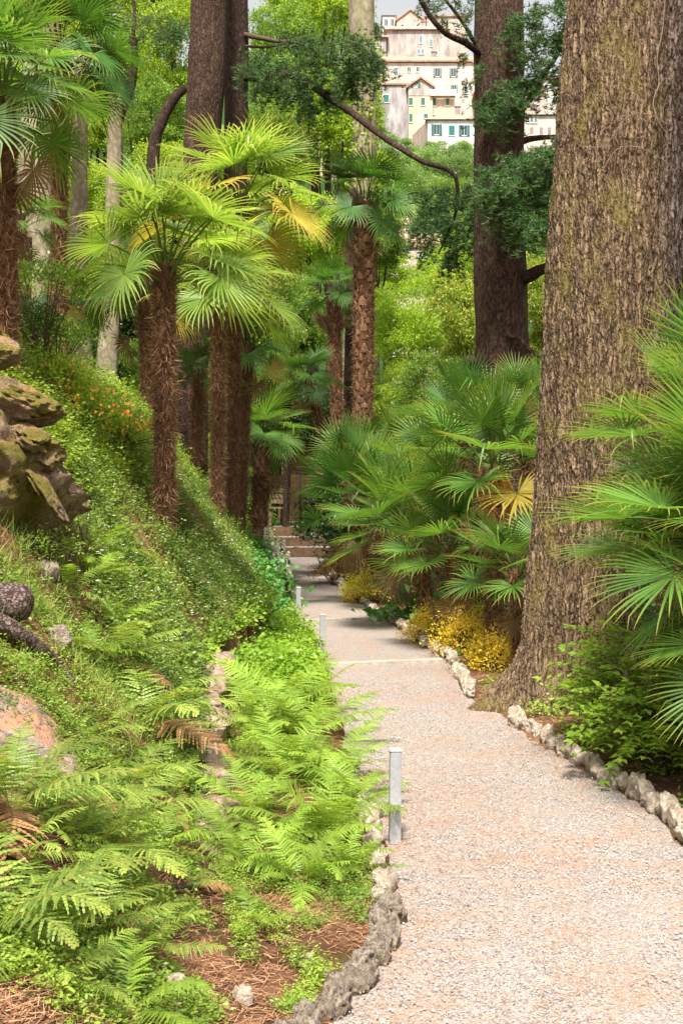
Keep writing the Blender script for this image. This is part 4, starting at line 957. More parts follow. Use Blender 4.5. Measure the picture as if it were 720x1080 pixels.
# dark scraps on the path
# ---------------------------------------------------------------- shrubs
def bush(name, label, c, rad, mat, leaf, n, cat='shrub', shape='oval', wid=.55, stems=14, clump=.28, up=.3, group=None, part='foliage', ground=True, seed=0):
    """leaf clusters on twigs that fan out from the base"""
    c = np.asarray(c, float); gz = float(T(c[0], c[1])); rad = np.asarray(rad, float)
    r = empty(name, (c[0], c[1], gz), label, cat, group); g = np.random.default_rng(seed+77)
    b = MB(); nt = max(8, n//9); th = g.uniform(0, 2*pi, nt); cz = g.uniform(-.25, 1, nt); q = np.sqrt(1-cz**2); rr = g.uniform(.55, 1.08, nt)**.8
    rr *= 1+.25*fbm(np.cos(th)*q*2, np.sin(th)*q*2, cz*2, s=seed)
    P = np.c_[np.cos(th)*q, np.sin(th)*q, cz]*rad*rr[:, None]; P[:, 2] += c[2]-gz
    P[:, 2] = np.maximum(P[:, 2], .02)
    pts = np.repeat(P, 9, 0); k = len(pts); off = g.normal(0, 1, (k, 3))*leaf*1.1; out = nrm(pts-[0, 0, (c[2]-gz)*.4])
    tone = np.repeat(g.random(nt), 9)*.6+.4*g.random(k)
    d_ = nrm(out+g.normal(0, .7, (k, 3))); nn = out*.4+g.normal(0, .45, (k, 3))+[0, 0, .8]
    leaves(b, pts+off, d_, nn, leaf*g.uniform(.6, 1.2, k), np.c_[tone, g.random(k)*.4, np.zeros(k)], shape, wid=wid)
    link(part, b.mesh(part, M[mat]), r)
    b = MB()
    for i in g.integers(0, nt, stems): tube(b, [np.zeros(3), P[i]*.45+[0, 0, .05*rad[2]], P[i]], [.008, .006, .003], 5, cap=False)
    link('stem', b.mesh('stem', M['wood_thin']), r)
    return r
def ppx(px, py, Y): return at(px, py, Y)
for i, (px, py, Y, rx, rz_, lab, mt) in enumerate([
    (395, 622, 17, 32, 14, 'golden green mound plant at the far end of the right border', 'goldgreen'),
    (352, 604, 20.5, 22, 9, 'rust brown low plant beside the far edging', 'rust'),
    (378, 628, 17.6, 16, 13, 'small yellow plant hugging the far right edging', 'gold'),
    (455, 668, 13.4, 26, 18, 'golden leaved plant behind the middle right edging', 'gold'),
    (490, 680, 12.3, 32, 24, 'bright golden plant in the middle of the right border', 'gold'),
    (522, 700, 11.2, 26, 22, 'golden plant spreading against the root of the huge trunk', 'gold'),
    (500, 665, 12.9, 30, 20, 'yellow green plant behind the golden ones', 'goldgreen')]):
    c = ppx(px, py, Y); c[2] = max(c[2], .1); bush('golden_shrub' if 'gold' in mt else 'rust_plant', lab, c, (rx/F*Y*1.15, rx/F*Y*.9, rz_/F*Y*1.5), mt, .034, 2400, 'border plant', 'dia', .45, seed=i)
for i, (px, Y, lab) in enumerate([(432, 15.2, 'broad leaved dark green clump between the golden plants'), (452, 14.6, 'second broad leaved clump beside the right edging')]):
    bush('hosta', lab, [(px-360)/F*Y, Y, .1], (.36, .3, .26), 'hosta', .13, 190, 'leafy plant', 'oval', .75, 6, seed=20+i)
for i, (px, Y, lab) in enumerate([(314, 16.6, 'broad glossy leaved plant by the third bollard'), (322, 15.6, 'broad leaved plant in front of the third bollard'), (300, 18, 'broad leaved plant below the white flower spikes')]):
    bush('hosta', lab, [(px-34-360)/F*Y, Y, .12], (.20, .3, .28), 'hosta', .12, 160, 'leafy plant', 'oval', .75, 6, seed=30+i)
bush('glossy_bush', 'dark glossy bush on the right where the path meets the steps', at(360, 556, 22.5), (.66, .7, .75), 'gloss', .085, 6000, seed=40)
bush('glossy_bush', 'dark glossy bush behind the rust coloured plant', at(395, 575, 20.5), (.85, .6, .55), 'gloss', .09, 2400, seed=41)
# compound-leaved shrubs by the huge trunk
def spray_shrub(label, c, rad, n, seed, leaf=.045, group='bright shrubs beside the huge trunk'):
    g = np.random.default_rng(seed); c = np.asarray(c, float); gz = float(T(c[0], c[1])); r = empty('leafy_shrub', (c[0], c[1], gz), label, 'shrub', group); b = MB(); s_ = MB()
    for i in range(n):
        th = g.uniform(0, 2*pi); cz = g.uniform(-.5, 1); q = math.sqrt(1-cz*cz); p = np.array([cos(th)*q, sin(th)*q, cz])*rad*g.uniform(.45, 1.05); p[2] = max(.05, p[2]+c[2]-gz)
        d_ = nrm(np.array([p[0], p[1], .25*rad[2]])+g.normal(0, .12, 3)*rad[0]*1.5); L_ = leaf*g.uniform(3.5, 5.5); u = np.linspace(0, 1, 6)
        C_ = p+np.outer(u, d_)*L_-np.outer(u**2, [0, 0, 1])*L_*.25; tube(s_, C_, .0016, 4, cap=False)
        sd = nrm(np.cross(d_, [0, 0, 1])); pts, ds = [], []
        for j in range(1, 6):
            for sg in (-1, 1): pts.append(C_[j]); ds.append(nrm(d_*.55+sd*sg+[0, 0, -.15]))
        pts.append(C_[-1]); ds.append(d_); k = len(pts)
        leaves(b, np.array(pts), np.array(ds), np.tile([g.normal(0, .25), g.normal(-.15, .25), 1.0], (k, 1)), leaf*g.uniform(.8, 1.15, k), np.c_[np.full(k, g.random()), np.zeros((k, 2))], 'oval', wid=.55, fold=.06)
        if i % 4 == 0: tube(s_, [np.zeros(3), p*[.5, .5, .6], p], [.006, .004, .002], 5, cap=False)
    link('foliage', b.mesh('foliage', M['shrub']), r); link('stem', s_.mesh('stem', M['wood_thin']), r)
spray_shrub('bright compound leaved shrub right of the huge trunk base', at(678, 716, 7.9), np.array([.32, .3, .36]), 190, 1, .062)
spray_shrub('low bright shrub leaning over the right edging stones', at(700, 770, 7.3), np.array([.30, .26, .20]), 190, 2, .058)
spray_shrub('bright shrub half cut by the right edge of the photo', at(735, 765, 7.2), np.array([.26, .3, .36]), 170, 3, .06)
spray_shrub('small bright seedling growing against the mossy bark', at(628, 735, 8.3), np.array([.16, .15, .2]), 40, 4, .045)
# orange-flowered shrub on the crest
for i, (px, py, Y, rx, rz_) in enumerate([(85, 440, 13, 45, 30), (125, 460, 12.5, 38, 24), (60, 410, 13.5, 36, 26)]):
    lab = ('orange flowered azalea on the bank crest right of the rocks', 'smaller orange flowered azalea just left of the nearest palm', 'leafy azalea with few orange flowers behind the rock ledge')[i]
    r = bush('azalea', lab, hit(px, py+14, .12), (rx/F*Y, .45, rz_/F*Y), 'tree_lime', .035, 2600, 'shrub', 'dia', .5, seed=50+i)
    b = MB(); n = (85, 60, 20)[i]; v = nrm(rng.normal(0, 1, (n, 3))); v[:, 2] = np.abs(v[:, 2])*.9; v[:, 1] = -np.abs(v[:, 1])
    q = v*np.array([rx/F*Y, .4, rz_/F*Y])*rng.uniform(.9, 1.25, (n, 1))+[0, 0, .12]; q = np.repeat(q, 5, 0); a = np.tile(np.arange(5)*1.2566, n)
    leaves(b, q, np.c_[np.cos(a), np.full(5*n, -.2), np.sin(a)], np.tile([0, -1, .4], (5*n, 1)), .016, np.c_[np.repeat(rng.random(n), 5), np.zeros((5*n, 2))], 'dia', wid=.8); link('blossom', b.mesh('blossom', M['orange_petal']), r)
# small-leaved branches hanging over the rocks
for i, (px, py, Y, rx, rz_, lab) in enumerate([(45, 300, 11, 55, 22, 'fine leaved shrub spreading over the rocks at the left edge'), (60, 360, 11.5, 40, 22, 'fine leaved sprays dangling below the left palms'), (30, 345, 11, 35, 25, 'dark leaved shrub behind the moss capped boulder')]):
    bush('fine_shrub', lab, at(px, py, Y), (rx/F*Y, .5, rz_/F*Y), ('tree_green', 'tree_green', 'tree_dark')[i], .04, 2200, 'shrub', 'dia', .5, seed=60+i)
bush('fine_shrub', 'low fine leaved plant at the foot of the mossy outcrop', hit(48, 592, .05), (.20, .15, .13), 'weed', .022, 900, 'shrub', 'dia', .5, seed=66)
bush('fine_shrub', 'fine leaved plant sprouting below the slanting rock rib', hit(88, 570, .05), (.16, .15, .14), 'cover', .022, 800, 'shrub', 'dia', .5, seed=67)
# acanthus-like white flower spikes
for i, (px, py0, py1, Y) in enumerate([(283, 600, 556, 19.5), (291, 612, 572, 19.2), (301, 616, 582, 18.9), (273, 600, 574, 19.8), (296, 604, 566, 19.8)]):
    x = (px-360)/F*Y; z0 = float(T(x, Y)); z1 = CZ+(HZ-py1)/F*Y; h = z1-z0; lab = ('tallest white flower spike beside the stout palm', 'white flower spike left of the farthest bollard', 'lowest white flower spike directly behind the farthest bollard', 'leftmost white flower spike against the stout palm', 'white flower spike standing at the back of the group')[i]
    r = empty('acanthus', (x, Y, z0), lab, 'flower', 'white flower spikes left of the steps'); b = MB(); tube(b, [[0, 0, 0], [0, 0, h*.5], [.01, 0, h]], [.012, .01, .005], 6, col=(.5, 0, 0)); link('stem', b.mesh('stem', M['weed']), r)
    b = MB(); n = 130; u = rng.uniform(.35, 1, n); a = rng.uniform(0, 2*pi, n); p = np.c_[np.cos(a)*.03, np.sin(a)*.03, u*h]; leaves(b, p, np.c_[np.cos(a), np.sin(a), np.full(n, -.1)], rdir(n, 0, 1), .085*(1.3-.7*u), (.6, 0, 0), 'oval', wid=.7); link('blossom', b.mesh('blossom', M['white_petal']), r)
    b = MB(); n = 14; a = rng.uniform(0, 2*pi, n); leaves(b, np.tile([0, 0, .05], (n, 1)), np.c_[np.cos(a), np.sin(a), np.full(n, .7)], np.tile([0, 0, 1.0], (n, 1)), rng.uniform(.2, .35, n), (.5, 0, 0), 'oval', wid=.4); link('leaf', b.mesh('leaf', M['hosta']), r)

# ---------------------------------------------------------------- steps, railing, bench at the end of the path
def brd(mb, x0, x1, y0, y1, z0, z1, mi=0): box(mb, ((x0+x1)/2, (y0+y1)/2, (z0+z1)/2), (x1-x0, y1-y0, z1-z0), mi=mi)
st = empty('garden_steps', (-1.1, 27.4, 0), 'low timber edged gravel steps at the far end of the path', 'steps')
zt = 0
for i, (y0, y1, dz, x0, x1) in enumerate([(27.5, 28.5, .20, -1.6, -.25), (28.5, 29.6, .18, -1.75, -.4), (29.6, 34, .20, -1.9, -.45)]):
    b = MB(); brd(b, x0, x1, y0, y0+.10, -.2, zt+dz+.02); link('riser', b.mesh('riser', M['riser_dark'], False), st).location = (1.1, -27.4, 0)
    b = MB(); brd(b, x0-.02, x1+.02, y0+.101, y1-.002, -.2, zt+dz); link('tread', b.mesh('tread', M['gravel'], False), st).location = (1.1, -27.4, 0); zt += dz
s2 = empty('timber_staircase', (-1.3, 33.9, .58), 'steep flight of ochre timber terraced steps behind the railing', 'staircase')
zt = .58
for i in range(5):
    y0 = 34.0+i*.75; b = MB(); brd(b, -1.75, -.5, y0, y0+.10, zt-.4, zt+.40); 
    link('riser', b.mesh('riser', M['wood_step'], False), s2).location = (1.3, -33.9, -.58)
    b = MB(); brd(b, -1.75, -.5, y0+.101, y0+.749, zt-.1, zt+.38); link('tread', b.mesh('tread', M['ground'], False), s2).location = (1.3, -33.9, -.58); zt += .44
rl = empty('railing', (-1.55, 31.5, .58), 'thin black iron railing beside the far steps', 'railing')
for px, Yp, z0, z1 in ((298, 32.5, .5, 2.35), (316.5, 33.2, .5, 2.0), (255, 31.0, 1.0, 2.5)):
    x = (px-360)/F*Yp; b = MB(); tube(b, [(x, Yp, z0), (x, Yp, z1)], .028, 8); link('post', b.mesh('post', M['iron']), rl).location = (1.55, -31.5, -.58)
b = MB(); tube(b, [((255-360)/F*31, 31, 2.45), ((298-360)/F*32.5, 32.5, 2.33), ((330-360)/F*33.4, 33.6, 2.3)], .022, 8); link('rail', b.mesh('rail', M['iron']), rl).location = (1.55, -31.5, -.58)
def bench():
    x0, Yb = (281-360)/F*30.5, 30.8; z0 = float(T(x0, Yb))+.05
    r = empty('park_bench', (x0, Yb, z0), 'rustic weathered wooden bench on the left of the landing', 'bench', rz=R(-62))
    b = MB()
    for k in range(4): box(b, (0, -.19+k*.12, .43), (1.3, .10, .035))
    link('seat', b.mesh('seat', M['wood_bench'], False), r)
    b = MB()
    for k in range(3): box(b, (0, .27+.02*k, .58+k*.14), (1.3, .03, .10), rx=-.15)
    link('backrest', b.mesh('backrest', M['wood_bench'], False), r)
    for x in (-.58, .58):
        for y, h in ((-.2, .62), (.25, .9)):
            b = MB(); box(b, (x, y, h/2), (.07, .07, h)); link('leg', b.mesh('leg', M['wood_bench'], False), r)
        b = MB(); box(b, (x, .02, .64), (.08, .52, .04)); link('armrest', b.mesh('armrest', M['wood_bench'], False), r)
bench()

# ---------------------------------------------------------------- trees of the wood
def crown_mesh(seed, n=20000, leaf=.058, lobes=46, name='crown', mat='tree_lime', shape='dia'):
    g = np.random.default_rng(seed); b = MB()
    c = nrm(g.normal(0, 1, (lobes, 3)))*(g.uniform(.25, .85, lobes)**.7)[:, None]; c[:, 2] *= .95; lr = g.uniform(.16, .36, lobes)
    k = g.integers(0, lobes, n//7); v = nrm(g.normal(0, 1, (len(k), 3))); v[:, 2] = np.where(g.random(len(k)) < .7, np.abs(v[:, 2]), v[:, 2])
    P = c[k]+v*(lr[k]*g.uniform(.7, 1.08, len(k)))[:, None]*[1, 1, .7]
    pts = np.repeat(P, 7, 0); m = len(pts); out = np.repeat(v, 7, 0)
    pts = pts+g.normal(0, leaf*.9, (m, 3)); tone = np.repeat(g.random(len(k)), 7)*.5+np.repeat(g.random(lobes)[k], 7)*.3+.2*g.random(m)
    # leaves hang roughly level at the ends of their twigs
    leaves(b, pts, nrm(out*.5+g.normal(0, .7, (m, 3))), out*.5+g.normal(0, .7, (m, 3))+[0, 0, .35], leaf*g.uniform(.6, 1.3, m), np.c_[tone, g.random(m)*.3, (g.random(m) < .01)*1.0], shape, wid=.55)
    return b.mesh(name, M[mat]), c
CR = {}
def tree(px, py, rpx, Y, label, mat, group='leafy trees behind the palms', rz_=1.0, name='leafy_tree', seed=None, fine=1.0, low=False):
    g = np.random.default_rng(int(px*7+py*3+Y)); rx = rpx/F*Y; c = at(px, py, Y); gz = float(T(c[0], Y))
    k = (mat, int(g.integers(2)), fine)
    if k not in CR: CR[k] = crown_mesh(hash(mat) % 1 + 31*k[1]+len(mat), int(20000*fine), .058/fine**.5, mat=mat)
    me, lobes = CR[k]; h = max(c[2]-gz, rx*.5)
    r = empty(name, (c[0], Y, gz), label, 'tree', group); o = link('crown', me, r, (0, 0, h), g.uniform(0, 6.28), (rx, rx*.9, rx*rz_))
    b = MB(); P = crv([[0, 0, -.2], [.05*rx, 0, h*.5], [0, 0, h*.95]], 12); tube(b, P, np.linspace(.06, .03, 12)*rx+.03, 10, nz=.08); link('trunk', b.mesh('trunk', M['bark_dark']), r)
    for i in range(5):
        q = lobes[g.integers(len(lobes))]*[rx, rx*.9, rx*rz_]*.9; b = MB(); tube(b, crv([[0, 0, h*.45+.08*i*h], q*.5+[0, 0, h*.75], q+[0, 0, h]], 10), np.linspace(.025, .008, 10)*rx+.008, 6); link('limb', b.mesh('limb', M['bark_dark']), r)
    return r
W = [ # px, py, r px, Y, material, label, z-scale, fine
 (432, 345, 62, 31, 'tree_lime', 'bright lime tree right of the tall studded palm', 1.15, 1.6),
 (410, 420, 42, 29, 'tree_lime', 'small lime tree low behind the tall studded palm', 1.0, 1.3),
 (492, 345, 55, 27, 'tree_gold', 'magnolia with gold and russet leaves left of the dark conifer', 1.25, 1.3),
 (455, 415, 52, 26, 'tree_green', 'round green tree under the magnolia', .9, 1.3),
 (470, 460, 55, 24, 'tree_dark', 'dark evergreen filling the gap above the right thicket', .8, 1.0),
 (575, 330, 45, 27, 'tree_gold', 'golden leaved tree seen between the two big trunks', 1.5, 1.3),
 (590, 420, 50, 25, 'tree_green', 'green tree low between the two big trunks', 1.0, 1.0),
 (725, 230, 50, 27, 'tree_lime', 'lime tree glimpsed right of the huge trunk', 2.2, 1.3),
 (770, 470, 80, 17, 'tree_dark', 'dark evergreen behind the palms at the right edge', 1.2, 1.3),
 (720, 560, 60, 15, 'tree_dark', 'dark low tree behind the lowest palm at the right edge', 1.0, 1.0),
 (740, 400, 60, 24, 'tree_green', 'green tree behind the closest palm at the right edge', 1.3, 1.0),
 (300, 340, 60, 32, 'tree_green', 'green tree in the gap between the middle palms', 1.0, 1.3),
 (325, 250, 55, 36, 'tree_lime', 'lime tree above the small skirted palm', 1.0, 1.3),
 (300, 430, 55, 36, 'tree_dark', 'dark tree behind the stout short palm', .9, 1.0),
 (345, 120, 60, 42, 'tree_lime', 'lime tree under the long conifer bough', 1.1, 1.6),
 (300, 60, 55, 46, 'tree_green', 'green tree above the long conifer bough', 1.2, 1.3),
 (330, 0, 62, 48, 'tree_lime', 'lime tree at the top between dark conifer and ivy trunk', 1.0, 1.6),
 (290, 150, 55, 40, 'tree_green', 'green tree behind the tallest sunny palm', 1.0, 1.3),
 (372, 190, 45, 44, 'tree_lime', 'lime tree behind the dark crown of the tall palm', .9, 1.3),
 (395, 250, 45, 40, 'tree_green', 'green tree at the crown foot of the tall palm', .9, 1.3),
 (185, 60, 60, 36, 'tree_lime', 'lime tree left of the reddish conifer at the top', 1.2, 1.6),
 (160, 130, 55, 34, 'tree_green', 'green tree around the dark bent stems', 1.0, 1.6),
 (110, 30, 62, 38, 'tree_lime', 'lime tree at the top left of the forking tree', 1.1, 1.6),
 (90, 120, 55, 37, 'tree_lime', 'lime tree between pale trunk and forking tree', 1.0, 1.6),
 (180, -10, 60, 40, 'tree_green', 'green tree crown cut by the top edge left of the conifer', .8, 1.3),
 (40, 0, 62, 42, 'tree_green', 'green tree crown cut by the top left corner', 1.0, 1.3),
 (15, 110, 60, 40, 'tree_lime', 'lime tree behind the palm cut by the left edge', 1.2, 1.3),
 (30, 220, 60, 36, 'tree_green', 'green tree behind the small palm at the left', 1.0, 1.3),
 (110, 220, 55, 35, 'tree_lime', 'lime tree behind the crown of the nearest palm', 1.0, 1.3),
 (180, 200, 60, 33, 'tree_lime', 'bright tree directly behind the sunlit palm crowns', 1.0, 1.3),
 (230, 200, 60, 34, 'tree_green', 'green tree behind the two slim palm trunks', 1.0, 1.3),
 (70, 320, 55, 31, 'tree_dark', 'dark tree behind the pale trunks', 1.0, 1.3),
 (140, 330, 60, 33, 'tree_dark', 'dark ivy clad tree right of the pale trunks', 1.0, 1.3),
 (200, 330, 55, 31, 'tree_dark', 'dark tree between nearest palm and reddish conifer', 1.2, 1.3),
 (260, 300, 55, 32, 'tree_green', 'green tree seen past the slim trunks', 1.0, 1.3),
 (10, 330, 50, 30, 'tree_dark', 'dark tree behind the boulders', 1.0, 1.0),
 (140, 430, 45, 28, 'tree_lime', 'low lime bush tree on the crest behind the azalea', .8, 1.3),
 (230, 440, 50, 29, 'tree_dark', 'dark low tree behind the slim palm trunks', 1.0, 1.0),
 (190, 470, 35, 26, 'tree_lime', 'low lime growth at the base of the reddish conifer', .7, 1.0),
 (345, 440, 50, 30, 'tree_dark', 'dark tree left of the tall studded palm', 1.1, 1.0),
 (390, 480, 50, 28, 'tree_dark', 'dark growth behind the foot of the studded palm', .8, 1.0),
 (84, 385, 42, 28, 'tree_dark', 'dark low tree between the pale trunks', 1.0, 1.0),
 (130, 395, 40, 28, 'tree_green', 'green low tree right of the pale trunks', 1.0, 1.0),
 (262, 520, 26, 27, 'tree_green', 'green bush behind the stout palm beside the bench', 1.2, 1.0),
 (283, 470, 26, 39, 'tree_dark', 'dark tree above the timber staircase', 1.0, 1.0),
 (270, 500, 30, 37, 'tree_green', 'green bush on the slope behind the bench', 1.0, 1.0),
 (366, 490, 35, 37, 'tree_dark', 'dark bush right of the timber staircase', 1.4, 1.0),
 (560, 480, 60, 24, 'tree_dark', 'dark growth behind the right hand palms', .9, 1.0),
 (660, 480, 70, 24, 'tree_dark', 'dark growth hidden behind the huge trunk', .9, 1.0),
 (300, 400, 30, 30, 'tree_green', 'small green tree beyond the low bluish palm', 1.2, 1.0),
]
for px, py, rp, Y, mt, lab, zs, fn in W: tree(px, py, rp, Y, lab, mt, rz_=zs, fine=fn)
HG = 'trees on the slope below the town'
for i, (px, py, rp, Y, mt) in enumerate([(450, 178, 30, 130, 'tree_pale'), (420, 165, 26, 140, 'tree_pale'), (478, 185, 28, 125, 'tree_pale'), (500, 178, 26, 135, 'tree_pale'), (405, 190, 30, 120, 'tree_green'), (440, 210, 36, 105, 'tree_pale'), (480, 218, 36, 100, 'tree_green'), (405, 230, 34, 95, 'tree_lime'), (515, 230, 34, 95, 'tree_green'),
    (565, 190, 32, 125, 'tree_pale'), (580, 235, 36, 100, 'tree_green'), (460, 250, 34, 88, 'tree_dark'), (385, 140, 26, 150, 'tree_pale'), (355, 110, 34, 130, 'tree_pale'), (330, 60, 34, 150, 'tree_pale'), (390, 35, 14, 215, 'tree_dark'), (365, 40, 26, 190, 'tree_pale'), (500, 265, 40, 75, 'tree_green'), (410, 290, 34, 62, 'tree_lime'), (470, 290, 36, 58, 'tree_lime'),
    (540, 280, 40, 62, 'tree_green'), (640, 200, 60, 70, 'tree_green'), (700, 150, 60, 85, 'tree_green'), (760, 220, 70, 60, 'tree_green'), (820, 130, 70, 75, 'tree_green'), (690, 260, 60, 50, 'tree_green'), (860, 260, 80, 50, 'tree_green'), (640, 110, 50, 110, 'tree_green'), (760, 60, 60, 110, 'tree_green'), (585, 290, 40, 58, 'tree_green'), (435, 192, 22, 122, 'tree_green'), (462, 165, 20, 150, 'tree_pale'), (487, 160, 14, 160, 'tree_pale')]):
    tree(px, py, rp, Y, {'tree_pale': 'pale rounded tree on the hillside below the town', 'tree_green': 'green rounded tree on the lower hillside under the town', 'tree_dark': 'dark rounded tree on the town hillside', 'tree_lime': 'lime coloured tree low on the town hillside'}[mt], mt, HG+', '+mt.split('_')[1], fine=1.0)
# ---------------------------------------------------------------- hillside town
def wall(name, c, v=.12): return plain(name, c, .9, .1, v*1.5+.08, 1.1, .02, 3, zs=.35)
M['w_grey'] = wall('plaster_grey', (.44, .38, .345), .22); M['w_cream'] = wall('plaster_cream', (.56, .49, .42)); M['w_pink'] = wall('plaster_pink', (.54, .42, .35)); M['w_yel'] = wall('plaster_ochre', (.62, .49, .34), .1); M['w_white'] = wall('plaster_white', (.66, .63, .59), .08); M['w_dk'] = wall('stone_grey', (.40, .36, .35), .25)
M['tile'] = plain('terracotta_tiles', (.50, .29, .20), .9, .1, .35, 1.6, .05, 6); M['tile_pink'] = plain('pinkish_tiles', (.55, .38, .30), .9, .1, .3, 1.6, .05, 6)
M['sh_teal'] = plain('shutter_teal', (.03, .16, .14), .6); M['sh_green'] = plain('shutter_green', (.06, .15, .09), .6); M['sh_grey'] = plain('shutter_grey_blue', (.16, .23, .25), .6); M['sh_brown'] = plain('shutter_rose', (.34, .20, .16), .6); M['sh_dk'] = plain('shutter_dark', (.06, .07, .08), .6)
M['pane'] = plain('dark_window_glass', (.05, .055, .065), .15, .5, .1); M['frame_w'] = plain('white_window_frame', (.7, .7, .68), .6)
def house(name, label, px0, px1, pyt, pyb, Y, dep, wm, roof, wins, tile='tile', shut='sh_teal', ov=2.5, rh=10, extra=None, cat='house'):
    """front facade spans px0..px1, pyt..pyb in the photo at depth Y; dep metres deep. wins: (px, py, w px, h px, shutters)"""
    s = Y/F; x0, x1 = (px0-360)*s, (px1-360)*s; z0, z1 = CZ+(HZ-pyb)*s, CZ+(HZ-pyt)*s; zb = min(z0, float(T((x0+x1)/2, Y)))-6
    r = empty(name, ((x0+x1)/2, Y+dep/2, zb), label, cat, 'houses of the hillside town'); O = np.array(r.location)
    b = MB(); brd(b, x0, x1, Y, Y+dep, zb, z1); b.V = [v-O for v in b.V]
    if roof == 'gable':       # gable facing the camera
        b.add(np.array([[x0, Y, z1], [x1, Y, z1], [(x0+x1)/2, Y, z1+rh*s], [x0, Y+dep, z1], [x1, Y+dep, z1], [(x0+x1)/2, Y+dep, z1+rh*s]])-O, [(0, 3, 5, 2), (1, 2, 5, 4)], [(0, 2, 1), (3, 4, 5)])
    link('wall', b.mesh('wall', M[wm], False), r)
    o_, t = ov*s, .3; R_ = MB()
    def slab(q):
        q = np.array(q); R_.add(np.vstack([q, q+[0, 0, t]])-O, [(3, 2, 1, 0), (4, 5, 6, 7), (0, 1, 5, 4), (1, 2, 6, 5), (2, 3, 7, 6), (3, 0, 4, 7)])
    xm, ym, zr = (x0+x1)/2, Y+dep/2, z1+rh*s
    if roof == 'gable':
        slab([(x0-o_, Y-o_, z1-o_*.5), (xm, Y-o_, zr+.03), (xm, Y+dep+o_, zr+.03), (x0-o_, Y+dep+o_, z1-o_*.5)]); slab([(xm, Y-o_, zr+.05), (x1+o_, Y-o_, z1-o_*.5), (x1+o_, Y+dep+o_, z1-o_*.5), (xm, Y+dep+o_, zr+.05)])
    elif roof == 'ridge':      # slope facing the camera
        slab([(x0-o_, Y-o_, z1+.05), (x1+o_, Y-o_, z1+.05), (x1+o_, ym, zr), (x0-o_, ym, zr)]); slab([(x0-o_, ym, zr+.02), (x1+o_, ym, zr+.02), (x1+o_, Y+dep+o_, z1+.05), (x0-o_, Y+dep+o_, z1+.05)])
    elif roof == 'hip':
        k = min((x1-x0)*.35, dep/2)
        R_.add(np.array([(x0-o_, Y-o_, z1+.1), (x1+o_, Y-o_, z1+.1), (x1+o_, Y+dep+o_, z1+.1), (x0-o_, Y+dep+o_, z1+.1), (x0+k, ym, zr), (x1-k, ym, zr)])-O, [(0, 1, 5, 4), (2, 3, 4, 5), (3, 2, 1, 0)], [(1, 2, 5), (3, 0, 4)])
    elif roof == 'flat':
        slab([(x0-.2, Y-.2, z1), (x1+.2, Y-.2, z1), (x1+.2, Y+dep, z1), (x0-.2, Y+dep, z1)])
    rf = link('roof', R_.mesh('roof', M[tile if roof != 'flat' else wm], False), r)
    if roof in ('hip', 'ridge') and x1-x0 > 6:
        b = MB(); box(b, np.array([xm+1.2, ym-.3, zr+.2])-O, (.7, .6, 1.6)); box(b, np.array([xm+1.2, ym-.3, zr+1.05])-O, (.95, .85, .14)); link('chimney', b.mesh('chimney', M['w_dk'], False), rf)
    for px, py, w_, h_, sh in wins:
        x, z = (px-360)*s, CZ+(HZ-py)*s; w_, h_ = w_*s, h_*s; f = MB()
        for a in ((x-w_/2-.06, x-w_/2, z-h_/2-.06, z+h_/2+.06), (x+w_/2, x+w_/2+.06, z-h_/2-.06, z+h_/2+.06), (x-w_/2, x+w_/2, z+h_/2, z+h_/2+.06), (x-w_/2-.1, x+w_/2+.1, z-h_/2-.12, z-h_/2)): brd(f, a[0], a[1], Y-.10, Y+.02, a[2], a[3])
        brd(f, x-.025, x+.025, Y-.06, Y, z-h_/2, z+h_/2)
        f.V = [v-O for v in f.V]; wo = link('window', f.mesh('window', M['frame_w'], False), r)
        b = MB(); brd(b, x-w_/2, x+w_/2, Y-.03, Y-.005, z-h_/2, z+h_/2); b.V = [v-O for v in b.V]; link('pane', b.mesh('pane', M['pane'], False), wo)
        if sh == 1:
            for sg in (-1, 1): b = MB(); brd(b, x+sg*w_*.78-w_*.25, x+sg*w_*.78+w_*.25, Y-.16, Y-.11, z-h_/2-.02, z+h_/2+.02); b.V = [v-O for v in b.V]; link('shutter', b.mesh('shutter', M[shut], False), wo)
        elif sh == 2: b = MB(); brd(b, x-w_*.5, x+w_*.5, Y-.10, Y-.035, z-h_/2, z+h_/2); b.V = [v-O for v in b.V]; link('shutter', b.mesh('shutter', M[shut], False), wo)
    return r
z8 = lambda L_: [(380+a/3.27, c/3.27, w_/3.27, h_/3.27, s_) for a, c, w_, h_, s_ in L_]
house('bell_tower', 'small pale belfry with round topped openings at the very top of the town', 403, 417, 17, 34, 236, 5, 'w_cream', 'hip', [(407, 24, 3, 7, 0), (413.5, 24, 3, 7, 0)], rh=4, ov=1, cat='belfry')
house('house', 'pinkish gabled house at the very top of the town', 418, 447, 22, 34, 234, 9, 'w_pink', 'gable', [(424, 28, 2.5, 4, 2), (440, 28, 2.5, 4, 2)], rh=11, ov=1.5, shut='sh_dk')
house('house', 'pale house beside the top gabled one behind the bare boughs', 450, 492, 18, 40, 238, 10, 'w_pink', 'ridge', [(458, 27, 3, 5, 2), (470, 27, 3, 5, 2), (482, 27, 3, 5, 2)], rh=5, ov=1.5, shut='sh_grey')
house('house', 'wide grey plaster house just below the belfry', 408, 474, 32, 62, 222, 10, 'w_grey', 'ridge', z8([(208, 136, 9, 25, 2), (243, 148, 9, 25, 2), (201, 178, 8, 16, 2), (214, 178, 8, 16, 2), (262, 185, 8, 14, 2)]), tile='tile_pink', rh=13, shut='sh_grey')
house('house', 'low grey house left of the wide grey one near the ivy trunk', 388, 407, 40, 62, 221, 9, 'w_dk', 'ridge', z8([(60, 155, 8, 16, 2)]), tile='tile_pink', rh=5, shut='sh_dk')
